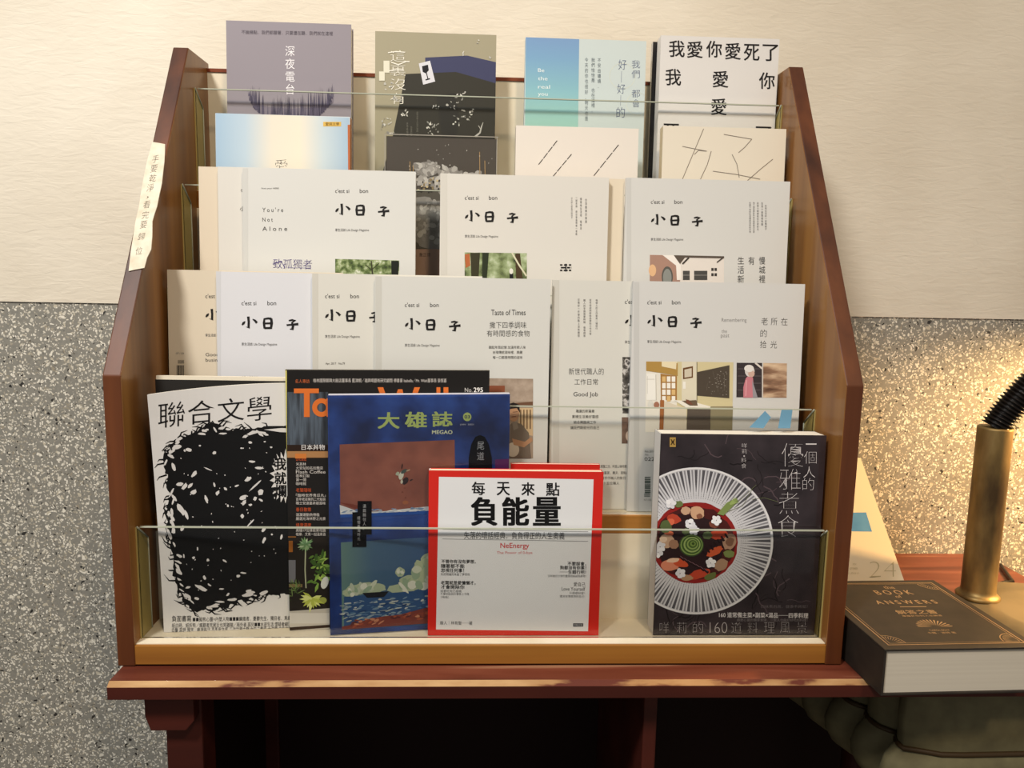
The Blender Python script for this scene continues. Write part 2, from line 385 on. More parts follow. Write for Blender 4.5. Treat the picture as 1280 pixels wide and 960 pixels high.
b = Book('paperback', 'olive-grey paperback with dark cliff shape and a small wine-glass sticker, top tier', 'book', (469, 37), (620.5, 45.5), 4, .219, 3, .010, '#a29b82', inset=.001)
b.poly([(531.5, 72), (584, 69.5), (621, 78), (621, 106), (570, 92), (531.5, 94)], '#3e4160', 1)
b.poly([(507, 92.5), (570, 90), (621, 104.5), (621, 216), (478, 216), (491, 170)], '#34322a', 2)
b.poly([(545, 120), (568, 116), (575, 150), (570, 172), (621, 172), (621, 216), (560, 216)], '#2c2b26', 3)
b.poly([(523.5, 79.5), (537.5, 76), (544, 102), (529, 106)], '#d9d9de', 4)
b.poly([(527.5, 83), (535, 81), (536, 88), (532.5, 92), (528.5, 90)], '#16161a', 5); b.line([(533, 91), (535, 99)], 1.2, '#16161a', 5); b.line([(532, 100), (537.5, 98.5)], 1.6, '#16161a', 5)
b.rect(479.5, 76, 487, 91, '#e2dec9', 3); b.rect(474, 89.5, 481, 101, '#e2dec9', 4)
b.txt('這裏沒有', (488, 63, 507, 130), '#eeeadb', -.012, 4, vert=True)
b.line([(485, 66), (495, 64.5), (506, 65.5)], 1.2, '#eeeadb', 4); b.line([(489, 78), (498, 81), (508, 77), (512, 77)], 1.4, '#eeeadb', 4); b.line([(486, 89), (496, 86.5), (505, 87.5)], 1.2, '#eeeadb', 4)
for cx, cy, n, r in ((576, 122, 12, 7), (544, 134, 6, 6), (562, 133, 7, 6), (585, 144, 14, 8), (542, 160, 22, 8), (574, 150, 7, 8), (506, 140, 8, 5), (482, 155, 14, 7), (600, 52, 2, 3), (612, 70, 2, 3), (580, 67, 2, 2), (486, 108, 6, 5), (497, 122, 10, 5), (489, 168, 8, 6)):
    for _ in range(n): b.ell(cx+rnd(-r, r), cy+rnd(-r, r), rnd(.4, 2), rnd(.4, 1.3), random.choice(['#d8d6cc', '#b9b7ae', '#8f8d86']), 5, 7, rnd(0, 3), .5)
b.line([(594, 171), (600, 166), (602, 158), (604, 153)], [2.5, 2, 1.4, .5], '#b9b7ae', 5); b.line([(601, 162), (598, 157)], .8, '#b9b7ae', 5)
for x, y in ((508, 153), (513, 158), (520.5, 140)): b.txt('回到沒有人的地方再說一次' if x > 515 else '房慧真短篇', (x, y, x+2.4, 170), '#77746a', 0, 5, vert=True)
b.done()

b = Book('paperback', 'pale blue paperback with darker blue half-jacket at left, top tier', 'book', (657, 46), (808, 52), 4, .219, 3, .013, '#c9d5d4', spine='L', spinecol='#9fb9cc', inset=.001)
g = gradmat('blue_jacket', 2, .03, b.h, [(0, '#a9cfb4'), (.4, '#98c8bf'), (.62, '#83b8c4'), (.85, '#73a2c6'), (1, '#7097c4')])
b.poly([(657.3, 46.4), (724, 49), (721.5, 240), (655.5, 240)], g, 1)
for i, s in enumerate(('Be', 'the', 'real', 'you')): b.txt(s, (672.5, 85.5+i*10.3, 672.5+(8, 12, 15, 12)[i], 90+i*10.3), '#eaf3f2', .01, tilt=.3)
b.txt('今天的你也很好．明天也是', (731, 72, 735, 151), '#6e7a80', 0, vert=True); b.txt('我們恰恰是 也在這裡．', (739, 72.5, 743.5, 140), '#6e7a80', 0, vert=True); b.txt('不安由纏繞．', (747, 73, 751, 110), '#6e7a80', 0, vert=True)
b.txt('我們 都會', (789.5, 75.5, 800, 134), '#5f6a86', -.01, vert=True); b.txt('好', (773, 74.5, 783, 87), '#5f6a86', -.01); b.txt('好', (771.5, 105, 781.5, 117), '#5f6a86', -.01); b.txt('的', (770.5, 134, 781, 147), '#5f6a86', -.01)
b.line([(777, 89), (776.5, 103)], .5, '#8d96a6'); b.line([(776, 119), (775.5, 132)], .5, '#8d96a6')
for cx, cy, r in ((778, 95, 16), (797, 130, 14)): b.line([(cx+r*math.cos(k*.26), cy+r*math.sin(k*.26)) for k in range(25)], .4, '#d9dcc9', 1)
b.done()

b = Book('paperback', 'dark-spined paperback half hidden behind the white one with scattered black characters', 'book', (816.5, 51), (958, 58), 4, .2410, .6, .0085, '#1d1b1c', spine='L', spinecol='#d8d6d0', inset=.0015); b.done()
b = Book('paperback', 'thick white paperback with big scattered black characters, right end of top tier', 'book', (826.5, 42.5), (974.5, 50.5), 4, .219, 1.3, .019, '#dedcd9', spine='L', spinecol='#e6e4e0', inset=.0015)
for ch, x, y in (('我', 846, 60.5), ('愛', 868.5, 61.5), ('你', 892.5, 61), ('愛', 916, 63.5), ('死', 939.5, 65), ('了', 963, 65.5), ('我', 841.5, 96), ('愛', 900.5, 98.5), ('你', 958.5, 100.5), ('愛', 898.5, 133), ('死', 839, 164.5), ('了', 954.5, 168)):
    b.txt(ch, (x-9.8, y-10, x+9.8, y+10.5), '#161518', .012, tilt=.5)
b.done()

# ---- second tier from the top
b = Book('paperback', 'sky-blue paperback fading to cream with an orange strip on its right edge', 'book', (269, 140.5), (437.5, 147), 3, .170, 3, .012, '#cfd6da', spine='R', spinecol='#b9763f', inset=.001)
g = gradmat('sky_blend', 0, 0, b.w, [(0, '#9fbdd4'), (.22, '#b7cbd8'), (.42, '#e2dbca'), (.62, '#e8dfcb'), (.8, '#c3d1d6'), (1, '#9db9cf')])
b.poly([(269.5, 141), (436.5, 147), (439, 330), (271, 330)], g, 1)
b.rect(404, 152.3, 426.5, 158, '#d9b357', 2); b.txt('愛與文學', (407, 153, 424, 157.2), '#6b4a16', 0, 3); b.poly([(434.6, 156), (438, 156), (440, 330), (436.5, 330)], '#b9673a', 2)
b.txt('愛', (344, 199.5, 359.5, 216), '#55524e', -.02); b.done()

b = Book('paperback', 'dark brown paperback with pale clouds in a clear sleeve behind the cream magazines', 'book', (483, 171), (621.5, 173), 3, .171, 3, .010, '#4d4741', inset=.001)
b.rect(484, 240, 623, 312, '#57524a', 1)
for q_ in ((534, 211, 16, 9), (562, 217, 13, 7), (590, 221, 13, 5), (566, 228, 38, 9), (545, 275, 34, 24), (528, 262, 20, 16), (545, 298, 26, 14)): b.ell(*q_, '#8b8782', 2, 26, 0, .12)
for cx, cy, rx, ry, n in ((534, 211, 17, 10, 26), (562, 216, 14, 8, 20), (590, 220, 14, 6, 18), (570, 232, 40, 12, 40), (528, 226, 12, 8, 14), (545, 275, 38, 28, 90), (590, 290, 25, 18, 30)):
    for _ in range(n):
        a = rnd(0, 6.28); r = math.sqrt(random.random())
        b.ell(cx+rx*r*math.cos(a), cy+ry*r*math.sin(a), rnd(2, 5.5), rnd(1.6, 3.6), random.choice(['#a09c97', '#aeaaa5', '#938f8a', '#bdb9b3', '#827e79']), 3+random.randint(0, 2), 9, rnd(0, 3), .3)
for _ in range(36): b.ell(rnd(520, 560), rnd(222, 240), rnd(.8, 2), rnd(.8, 2), random.choice(['#c7b58b', '#4d4741', '#8a7a5a', '#34302b']), 6, 6, 0, .6)
for x, y in ((512.5, 202), (516.5, 207), (599.5, 190), (606, 201)): b.line([(x, y), (x+.4, 222)], .9, '#a98c63', 6)
for _ in range(18): b.ell(rnd(490, 615), rnd(175, 215), rnd(.3, .8), rnd(.3, .8), '#d6d3cb', 6, 6)
b.poly([(484, 311.5), (624, 311.5), (624, 390), (484, 390)], '#ab8a77', 6); b.txt('．詹正德', (520, 316, 538, 321), '#3b2a24', .01, 7); b.line([(531, 326), (534, 345)], .6, '#9a7a69', 7)
s = MB(); s.box((-.0015, -.0018, -.0004), (b.w+.0015, -.0013, b.h+.002), ACRY)
sl = b.part('clear_sleeve', s, 'clear plastic sleeve')
s = MB(); w, h = b.w+.0015, b.h+.002
s.box((-.0018, -.0019, h-.0006), (w, -.0012, h+.0002), mat('#a39e93', .3)); s.box((-.0018, -.0019, 0), (-.001, -.0012, h), mat('#a39e93', .3)); s.box((w-.0022, -.0019, 0), (w-.0014, -.0012, h), mat('#a39e93', .3)); s.build('sleeve_seam', sl)
b.done()

b = Book('paperback', 'white paperback with slanting thin black dashed lines on its cover', 'book', (645, 155.5), (798.5, 162), 3, .170, 3, .012, '#e3dcd2', inset=.001, spinecol='#b9a996')
for x0, y0, x1, y1 in ((673, 206, 697, 175), (690, 222, 715, 192), (742, 220, 774, 180), (718, 262, 752, 222), (660, 250, 684, 220)):
    n = 4
    for k in range(n): b.line([(x0+(x1-x0)*(k+.04)/n, y0+(y1-y0)*(k+.04)/n), (x0+(x1-x0)*(k+.9)/n, y0+(y1-y0)*(k+.9)/n)], 1, '#3a3634')
b.done()

b = Book('paperback', 'cream paperback with a character drawn in hair-thin lines, beside the right rack panel', 'book', (829, 157), (983, 161.5), 3, .170, 3, .015, '#e2dac9', inset=.001, spinecol='#d3bf9b')
for P in ([(879.5, 161), (853, 224)], [(853, 183), (868, 186), (883.5, 189)], [(904.7, 168), (939.7, 174)], [(939.7, 174), (931, 184), (923, 191)], [(889, 189), (884, 206), (875.5, 224)], [(915, 193), (921, 205), (924, 222)], [(891, 214), (920, 218), (950, 224)], [(966, 199), (950, 212), (934, 226)], [(868, 193), (873, 188), (882, 189)]):
    b.line(P, .8, '#7d746a')
b.done()

# ---- the cream magazines
INK = '#1b1a1a'
def logo(b, x, y, k=1.0, t=0.05):
    """brush-lettered masthead with its left end at x and top at y"""
    def q(px, py): return (x+(px-506)*k, y+(py-398)*k+(px-506)*k*t*.35)
    st = ([(514.2, 397.5), (514.8, 404), (514.6, 411.5), (511.6, 410)], [2.4, 2.1, 2.4, .7]), ([(506.6, 408), (508.6, 405.5), (510.4, 403.4)], [1.2, 2.4, .7]), ([(519.6, 400.6), (522.3, 402.2), (524.8, 405)], [.8, 2.0, 2.4]), \
        ([(534, 399.6), (533.4, 405), (534.2, 411.8)], [1.6, 2.2, 2.0]), ([(533.4, 400.2), (538.5, 399.3), (542.6, 399.8)], [1.5, 1.9, 2.2]), ([(542.4, 399.4), (542.9, 405), (542, 412)], [2.2, 2.5, 2.0]), ([(534.4, 405.6), (541.8, 405.2)], [1.6, 1.8]), ([(534, 411.3), (542.2, 411)], [1.9, 1.9]), \
        ([(563.8, 401.6), (568, 400.8), (571.6, 400.8), (567.4, 404.4)], [1.2, 1.8, 2.2, 1.1]), ([(567.6, 403.6), (569, 408), (568.4, 412), (565.2, 412)], [1.6, 2.4, 2.6, .6]), ([(561.2, 407.2), (568, 406.4), (575.6, 405.6)], [1.6, 1.7, 2.4])
    for P, w in st: b.line([q(*p) for p in P], [v*k*1.3 for v in w], INK, 3)
    o = lambda x0, y0, x1, y1: (*q(x0, y0), *q(x1, y1))
    b.txt("c'est si", o(506, 378.4, 524, 383.4), '#3c3b3a'); b.txt('bon', o(537.6, 378, 548.4, 383), '#3c3b3a')
    b.txt('享生活誌 Life Design Magazine', o(506, 429.5, 549.5, 433.2), '#6a6866')
def mag(label, TL, TR, tier, yb, group='cream monthly magazines on the middle tiers', col='#d9d7d0', **k):
    b = Book('magazine', label, 'magazine', TL, TR, tier, yb, k.pop('lean', 3), k.pop('thick', .006), col, group=group, board=.0005, inset=.0008, **k)
    return b
def foliage(name, cols, sc=160): return noisemat(name, cols, sc, rough=.5, detail=5)
GREENS = foliage('printed_trees', [(.3, '#26301d'), (.45, '#5d6f3d'), (.58, '#9aa878'), (.7, '#e3e6d4')])

# third tier
b = mag('tan-edged magazine peeking out furthest left of the third tier', (248, 208.5), (465, 213), 2, .1335, col='#dccfb9'); b.done()
b = mag('cream magazine between the tan one and the tree-photo one, only its left edge showing', (272, 209), (490, 213), 2, .1262, col='#dad7cf')
b.txt('c', (301, 236.5, 303, 239.5), '#55524e'); b.txt('小', (300, 258, 306, 264), INK); b.done()
b = mag('cream magazine with a green tree photo and a purple handwritten line', (303, 209.7), (519.7, 214), 2, .119, col='#d8d8d3')
b.rect(303.4, 210.4, 310, 400, '#cfcfca', 1)
logo(b, 419, 255, .97); b.txt('from your HERE', (327, 234.5, 348.5, 236.8), '#55524e')
b.txt("Y o u ' r e", (328, 259.5, 354, 265), '#4a4846'); b.txt('N o t', (328, 272, 341, 277), '#4a4846'); b.txt('A l o n e', (328, 283.2, 359, 288.5), '#4a4846')
b.txt('致孤獨者', (341.5, 323.5, 390, 335.5), '#4b3f7d', -.012, tilt=1); b.line([(341, 330), (352, 327), (356, 335)], .9, '#4b3f7d'); b.line([(360, 334.5), (388, 335)], .4, '#8d88a8')
b.poly([(419, 323.6), (499, 325.5), (499, 372), (419, 371)], GREENS, 1); b.poly([(489, 326), (498.5, 326), (497, 372), (490, 372)], '#1d211b', 2); b.line([(464, 326), (466, 345)], [1.4, 2], '#3a3a28', 2); b.line([(466, 336), (474, 329)], 1, '#3a3a28', 2); b.line([(465, 338), (457, 331)], 1, '#3a3a28', 2)
b.done()
b = mag('magazine almost hidden behind the woodland-photo one, its bare right edge showing', (572, 219), (781, 223.5), 2, .1268, col='#dfd3bd'); b.done()
b = mag('cream magazine with a blurred woodland photo and a small black grid mark', (550.5, 216.6), (761.5, 222), 2, .119, col='#dbd8d0')
b.rect(551, 217.3, 559, 400, '#d4d1c8', 1)
logo(b, 581, 263.3, .955)
for i, (x, y1) in enumerate(((713.6, 273), (719.4, 294), (725, 287), (731.4, 279))): b.txt(['平凡的人有自己的日子', '一起走過　把日常過得像一首歌', '慢慢地生活地　慢慢走', '台灣最美的風景'][i], (x, 247+(i == 3), x+2.2, y1), '#6d6b68', 0, vert=True)
b.poly([(580.8, 315.5), (658.6, 316.5), (658.6, 370), (580.8, 369)], foliage('printed_woodland', [(.32, '#2b3020'), (.45, '#7c8a5c'), (.56, '#a9b78d'), (.7, '#dfe3cf')], 70), 1)
b.poly([(588, 316), (600, 316), (597, 370), (590, 370)], '#3c3a26', 2); b.poly([(581, 318), (587, 317), (588, 332), (582, 335)], '#b5673d', 2); b.poly([(603, 316), (611, 316), (607, 370), (602, 370)], '#2c3322', 2); b.line([(640, 316), (648, 330), (658, 345)], 2, '#d9d6b8', 3); b.poly([(644, 317), (650, 317), (656, 370), (646, 370)], '#4a3a26', 2); b.rect(637, 342, 641.5, 356, '#16181a', 3); b.ell(639, 339, 2.4, 3.6, '#e8e6da', 3)
for r, y in enumerate((330.2, 333.6, 337)):
    for a, c in (((700, 703), (705, 709), (711, 714)), ((701, 707), (708.6, 712.6), (713.6, 714.2)), ((700, 703), (704.6, 709.6), (711, 714)))[r]: b.rect(a, y, c, y+1.9, INK, 2)
b.rect(706.6, 329.6, 708, 339.4, INK, 2)
b.done()
b = mag('cream magazine with a photo of a white-walled old house, right end of third tier', (783, 222), (988, 227), 2, .119, col='#d5d5d1')
b.rect(783.4, 222.8, 789, 400, '#cbcbc7', 1)
logo(b, 813.5, 268, .93)
for i, (x, y0, y1) in enumerate(((936.3, 252.5, 291), (941, 252.5, 291), (946, 252.6, 288), (951.4, 252.6, 282), (956, 256, 287.5))): b.txt(['在慢下來的生活裡尋找新的日常', '為了遇見更好的自己我們再次出發', '走進小城裡尋找日常的光', '台灣十座慢城地圖', '在地生活的一百種樣子'][i], (x, y0, x+2.3, y1), '#6d6b68', 0, vert=True)
b.txt('慢城裡', (948.6, 321, 956.4, 353.5), '#3c3b3a', vert=True); b.txt('有', (935.4, 321, 943, 331), '#3c3b3a'); b.txt('生活新', (922, 321, 930, 353.5), '#3c3b3a', vert=True)
b.poly([(812.3, 318.4), (905, 320.3), (905, 372), (812, 372)], '#e3dcd4', 1); b.poly([(812.3, 318.6), (836, 319), (850, 331), (850, 372), (812, 372)], '#a98676', 2)
b.ell(815.5, 338, 4.6, 7.4, '#e2b78c', 3); b.ell(834, 346, 7, 13, '#5b5a54', 3); b.ell(834, 347, 5.4, 11, '#8c8f8a', 4)
b.poly([(828, 318.8), (842, 319), (851, 332), (851, 350), (846, 350), (845, 332)], '#f0ebe4', 3); b.poly([(842, 319), (905, 320.3), (905, 323), (856, 322), (850, 330)], '#5b5148', 3); b.line([(853, 330), (861, 322)], 2, '#3d3833', 4)
for x0, x1 in ((853.5, 862), (867.5, 884)): b.rect(x0, 338.5, x1, 350, '#4b4a48', 3); b.line([(x0, 344), (x1, 344)], .8, '#8e8b86', 4)
for x0, y0 in ((889, 335), (893, 335), (889, 341.5), (893, 341.5)): b.rect(x0, y0, x0+3, y0+3.6, '#3a3836', 3)
b.line([(896, 328), (904, 322)], 1.6, '#4d4741', 4); b.done()

# fourth tier
b = mag('tan magazine with a barcode, leftmost of the fourth tier', (208.8, 336), (428, 342), 1, .0915, col='#d8ccb6')
logo(b, 256.8, 386.5, .97)
b.txt('07 / 09', (220, 440.6, 230, 443), '#77746f'); b.txt('Good\nbusiness', (257, 441, 281, 452), '#55524e')
for k in range(10): b.rect(221+.02*k+k*.95, 456.5, 221.5+k*.95+(k % 3)*.2, 470, '#4a4743', 2)
for k in range(8): b.rect(222.6+k, 450, 223.1+k, 454.4, '#4a4743', 2)
b.done()
b = mag('cool white magazine with a complete masthead, second from left on the fourth tier', (270, 338.5), (478, 344), 1, .0842, col='#d9dade')
b.rect(270.4, 339.2, 276, 500, '#cfd0d3', 1); logo(b, 302, 396, 1.02); b.txt('07 / 2016', (302, 470, 322, 473), '#77746f'); b.done()
b = mag('cream magazine whose masthead is cut off by the man-photo magazine', (390, 341), (603, 346), 1, .077, col='#d8d6cd')
b.rect(390.4, 341.8, 397.6, 520, '#ccc9bf', 1); logo(b, 406.3, 387, 1.0); b.txt('Apr. 2017   No.79', (407, 453, 431, 456.4), '#55524e', .01); b.done()
b = mag('cream magazine with a photo of a man in an apron, centre of the fourth tier', (469, 345), (688.5, 349), 1, .070, col='#d5d5cf')
b.rect(469.4, 345.6, 477, 640, '#c9c8c0', 1); logo(b, 506, 398, 1.0)
b.txt('Taste of Times', (614, 387, 657, 394), '#3c3b3a'); b.txt('撒下四季調味', (612, 402.2, 658, 410.3), '#3c3b3a', -.008); b.txt('有時間感的食物', (608.5, 412.8, 662, 420.6), '#3c3b3a', -.008)
for s, x0, x1, y in (('翻起年菜記憶 加溫年節人味', 611, 657, 432.2), ('台灣傳統滋味裡．典藏', 616, 653, 438.4), ('每一口都是時間的滋味', 616, 653, 444.8)): b.txt(s, (x0, y, x1, y+3.8), '#55524e', .005)
b.poly([(590, 472.5), (666.3, 473.5), (666.3, 573), (590, 572)], '#a3917e', 1)
b.poly([(590, 473), (666.3, 474), (666.3, 502), (590, 500)], noisemat('printed_ceiling', [(.3, '#8f7c6a'), (.7, '#bba896')], 80), 2); b.rect(590, 482, 631, 490, '#8a4f35', 3); b.poly([(640, 504), (666, 502), (666, 508), (640, 508)], '#6d4e3a', 3)
b.poly([(648, 510), (666, 510), (666, 545), (648, 540)], '#d1b48c', 2)
for k in range(4): b.rect(650+k*4, 512, 651.6+k*4, 536, '#7d6447', 3)
b.poly([(634, 534), (642, 527), (652, 530), (661, 541), (664, 573), (634, 573)], '#75695c', 4); b.poly([(640, 528), (646, 527), (648, 535), (642, 538)], '#8b7f71', 5)
b.ell(642, 516, 7, 11, '#b58a68', 5); b.poly([(634, 514), (635, 505), (642, 503), (649, 506), (650, 516), (646, 510), (638, 511)], '#211b18', 6); b.line([(640, 521), (645, 520.4)], .9, '#7d4a38', 6); b.line([(641, 515), (647, 514.6)], .6, '#3a2a22', 6)
b.poly([(640, 548), (656, 552), (664, 546), (666, 551), (655, 559), (642, 556)], '#b58a68', 6); b.ell(641, 562, 8, 9, '#cfc4b2', 5); b.done()
b = mag('cream magazine with small grey text block, between the man-photo and classroom-photo ones', (691, 349.5), (900, 354), 1, .077, col='#d6d5cd')
b.rect(691.4, 350.2, 699, 640, '#cbc9c0', 1); logo(b, 781, 394, 1.0)
for i, (x, y0, y1) in enumerate(((722, 373, 421), (729.2, 374, 421), (736.6, 374, 418.5), (744.4, 374, 412))): b.txt(['在做好一件事的路上沒有捷徑', '職人的手藝需要時間　慢慢練習', '百年老店到新銳品牌的工作日常', '每個人的工作都是一種修行'][i], (x, y0, x+2.6, y1), '#6d6b68', .005, vert=True)
b.txt('新世代職人的', (711, 460, 754.6, 468.4), '#3c3b3a', -.008); b.txt('工作日常', (718, 473.6, 747.4, 481), '#3c3b3a', -.008); b.txt('Good Job', (716.8, 490, 747.4, 497), '#3c3b3a')
for s, x0, x1, y in (('職業的新篇章', 720, 743, 511.8), ('累積生活美好靈感', 715, 748, 518.8), ('結合興趣與工作', 717, 745, 525.8), ('讓我們朝發光的自己', 713, 749, 532.6)): b.txt(s, (x0, y, x1, y+4), '#55524e', .005)
b.rect(778, 446.3, 792, 516.8, noisemat('printed_workshop', [(.38, '#23211f'), (.5, '#5a5650'), (.58, '#d4d0cb'), (.68, '#3b3633')], 130), 1); b.rect(777.2, 521.5, 791.5, 554.5, noisemat('printed_hands', [(.35, '#5b473c'), (.6, '#8b6f5f')], 60), 1); b.ell(787, 545, 5, 7, '#d8c0ad', 2)
for s, x0, y in (('台東鹽工坊．阿里山咖啡農家', 748, 581), ('陶藝家．農夫．甜點師', 752, 589), ('台灣手作職人的新日常', 748, 595.5), ('十五位職人', 754, 602)): b.txt(s, (x0, y, 786-(12 if '位' in s else 0), y+3.8), '#6d6b68')
b.done()
b = mag('cream magazine with a classroom blackboard photo and a woman in pink', (792, 352), (1006.5, 354.3), 1, .070, col='#d4d4d1')
b.rect(792.4, 352.6, 799, 640, '#c8c8c5', 1); logo(b, 809, 394.3, .975)
b.txt('Remembering', (902, 397.6, 933, 403.6), '#8b8886', -.01); b.txt('the', (902, 411.6, 908.5, 416.2), '#8b8886', -.01); b.txt('past', (901, 417.8, 911.5, 423), '#8b8886', -.01)
for ch, x, y in (('老', 955.6, 401.5), ('所', 967.6, 401.8), ('在', 980.2, 402), ('的', 954.4, 416.5), ('拾', 954, 430.4), ('光', 967, 430.6)): b.txt(ch, (x-4, y-4.6, x+4, y+4.6), '#4a4846', -.01)
# classroom photo
b.poly([(807.6, 451.6), (916.6, 452.8), (915, 540), (806.5, 540)], '#e6e2d6', 1); b.poly([(846, 452), (916.6, 452.8), (915, 540), (846, 540)], '#d3c79c', 2); b.poly([(852, 452.2), (871, 452.4), (871, 505), (852, 500)], '#ddd6bf', 3)
b.poly([(807.6, 451.8), (829, 452), (847, 454), (847, 470), (825, 466), (807.6, 463.5)], '#b08c4a', 3); b.poly([(827, 452), (845.5, 452), (845, 461.6), (827, 458)], '#e9dcb8', 4)
b.poly([(825.5, 467), (846, 470), (846, 500), (826, 500)], '#a5793f', 3)
for r in range(4):
    for c in range(3): b.rect(827.5+c*6, 470.5+r*8.2, 832+c*6, 477.2+r*8.2, '#f3efe4' if (r+c) % 4 else '#dcb87c', 4)
b.rect(808, 467, 820, 500, '#f0eee6', 3); b.line([(808, 474), (818, 474)], .5, '#c5c2b8', 4); b.line([(809, 470), (809, 492)], .5, '#c5c2b8', 4); b.line([(819.6, 468), (820, 500)], .8, '#c9c5b8', 4)
b.poly([(853.6, 460), (866, 457.6), (866, 472), (853.6, 474)], '#6d4b2c', 4); b.poly([(855.4, 462), (864.4, 460), (864.4, 470.6), (855.4, 472)], '#cfc5b0', 5); b.rect(853.5, 477, 857, 486, '#efece2', 4)
b.line([(871, 452.5), (871, 506)], .8, '#6e6652', 4)
b.poly([(871.4, 465), (911.6, 456.4), (911.4, 497.6), (871.4, 494.4)], '#4e453b', 5)
for _ in range(46): x = rnd(884, 909); b.line([(x, rnd(462, 494)), (x+rnd(-2, 2), rnd(462, 494)*0+rnd(462, 494))], .25, '#776e62', 6) if random.random() < .25 else b.ell(x, rnd(462, 494), rnd(.3, 1), rnd(.3, .6), '#9b9388', 6, 6)
b.poly([(842, 500), (862, 501), (888, 508), (887, 511), (860, 511)], '#ece8dc', 6); b.poly([(852, 501), (870, 500), (872, 507), (862, 507)], '#6b5a48', 7); b.poly([(857, 499), (861, 500), (866, 506), (858, 504)], '#7a4e3c', 8)
b.poly([(859, 511), (888, 510.6), (887.6, 540), (858, 540)], '#5c5248', 6); b.poly([(830, 501), (858, 511), (858, 540), (830, 540)], '#d7cdb8', 5); b.poly([(825, 500), (830, 500), (829, 540), (824, 540)], '#a0663a', 6); b.poly([(888, 508), (916, 508), (915, 540), (888, 540)], '#8d8468', 4)
b.ell(820.5, 506, 3.4, 4, '#a2705a', 5); b.ell(813, 505, 3.4, 5, '#d9d8cf', 5)
b.poly([(920.8, 453.4), (952.6, 453.6), (952.2, 496.8), (920.4, 496.6)], '#3b3436', 1)
for y in (461, 470, 479, 487.5): b.line([(922, y), (951, y)], 1, '#5a5254', 2)
b.line([(944, 453.6), (953, 461)], 2.2, '#ddd5cc', 3); b.line([(953, 458), (953, 497)], 1.6, '#d2cac2', 3)
b.poly([(929, 497), (929, 484), (932, 473), (936, 468.6), (941, 472), (942, 484), (941.5, 497)], '#c97f8a', 3); b.poly([(940, 474), (943, 484), (947, 497), (941, 497)], '#97949a', 3); b.line([(933, 475), (932, 495)], 1.2, '#e0a3aa', 4)
b.ell(937, 464, 6, 7, '#d9d3cf', 4); b.ell(939, 467, 4, 4.4, '#cfae9f', 5); b.ell(936, 460.6, 6, 4.6, '#e6e2de', 6)
b.poly([(954, 453.6), (983.6, 454.2), (983.2, 497.2), (953.8, 497)], noisemat('printed_rock', [(.3, '#5e4334'), (.45, '#95745c'), (.58, '#c6a98c'), (.7, '#e0c7a6')], 90, (.35, 1, 1.5), rot=(0, -.6, 0)), 1)
b.txt('Feb.2014\nNo.', (806, 563, 818, 569.4), '#77746f'); b.txt('022', (805.6, 571.4, 818, 576), '#3c3b3a')
for k in range(9): b.rect(805.8, 596+k*2.3, 813, 597.3+k*2.3+(k % 3)*.3, '#55605a', 2)
for k in range(3): b.rect(805, 617+k*1.6, 812.6, 617.8+k*1.6, '#55605a', 2)
b.txt('NT.120', (805, 623.6, 814, 626), '#77746f'); b.done()
# ------------------------------------------------------------------ front tier
b = Book('magazine', 'black-edged magazine standing behind the black scribble magazine', 'magazine', (194, 477), (372, 474), 0, .0462, .9, .005, '#2a2826', yaw=0.0, rise=.004, board=.0005, inset=.0004, group=None); b.done()
wE2 = .19
b = Book('magazine', 'white magazine with a huge black ink scribble on its curled cover, far left front', 'magazine', (184.5, 494), (380, 477), 0, .0260, 1.2, .0042, '#dddbd8', yaw=math.radians(5), board=.0005, inset=.0004,
         warpz=lambda u, v: -.0085*max(0, 1-u/.13)**2*max(0, v/.25)**3,
         warp=lambda u, v: -.024*max(0, 1-u/.16)**2*max(0, v/.27)**1.5)
for ch, box in (('聯', (198, 504, 231, 535)), ('合', (235, 502, 268, 531)), ('文', (272, 499.5, 305, 528)), ('學', (309, 497.5, 339.5, 527))): b.txt(ch, box, '#151415', -.004, 2, tilt=-3)
K = '#111112'; KW = '#d6d3d0'
OUT = [(254, 533), (262, 529), (272, 529.5), (278, 536), (290, 538), (302, 536.5), (318, 536), (336, 532.5), (372, 530), (372, 744), (357, 743), (345, 743.5), (335, 745), (326, 745), (320, 749), (313, 747), (308, 752), (300, 750), (296, 757), (288, 755), (284, 761), (274, 760), (268, 764), (254, 763), (240, 764), (236, 757), (230, 753), (226, 744), (221, 740), (219, 728), (216, 715), (217, 700), (214, 688), (213, 676), (208, 665), (210, 652), (207, 642), (210, 630), (212, 618), (208, 606), (210, 596), (205, 584), (204, 572), (209, 562), (214, 556), (219, 549), (229, 545), (238, 543), (247, 539)]
JO = []
for i, (x, y) in enumerate(OUT):
    x2, y2 = OUT[(i+1) % len(OUT)]; JO.append((x, y))
    for t in (.25, .5, .75): JO.append((x+(x2-x)*t+rnd(-1.8, 1.8)*(x < 365), y+(y2-y)*t+rnd(-1.8, 1.8)*(x < 365)))
b.poly(JO, K, 1)
for i in range(0, len(JO), 2):      # loose pen strokes around the rim
    x, y = JO[i]
    if x > 352: continue
    cx, cy = 285, 648; d = math.hypot(x-cx, y-cy); nx, ny = (x-cx)/d, (y-cy)/d; s = random.choice((-1, 1)); L = rnd(5, 17)
    b.line([(x-nx*3, y-ny*3), (x+nx*rnd(1, 4)-ny*s*L*.5, y+ny*rnd(1, 4)+nx*s*L*.5), (x+nx*rnd(-1, 5)-ny*s*L, y+ny*rnd(-1, 5)+nx*s*L)], [2.2, 1.6, .3], K, 2)
    if random.random() < .42:
        a = math.atan2(ny, nx)+1.57+rnd(-.5, .5); q = rnd(3, 11); l = rnd(2, 6.5)
        b.ell(x-nx*q, y-ny*q, l, l*rnd(.2, .5), KW, 2, 9, a, .5)
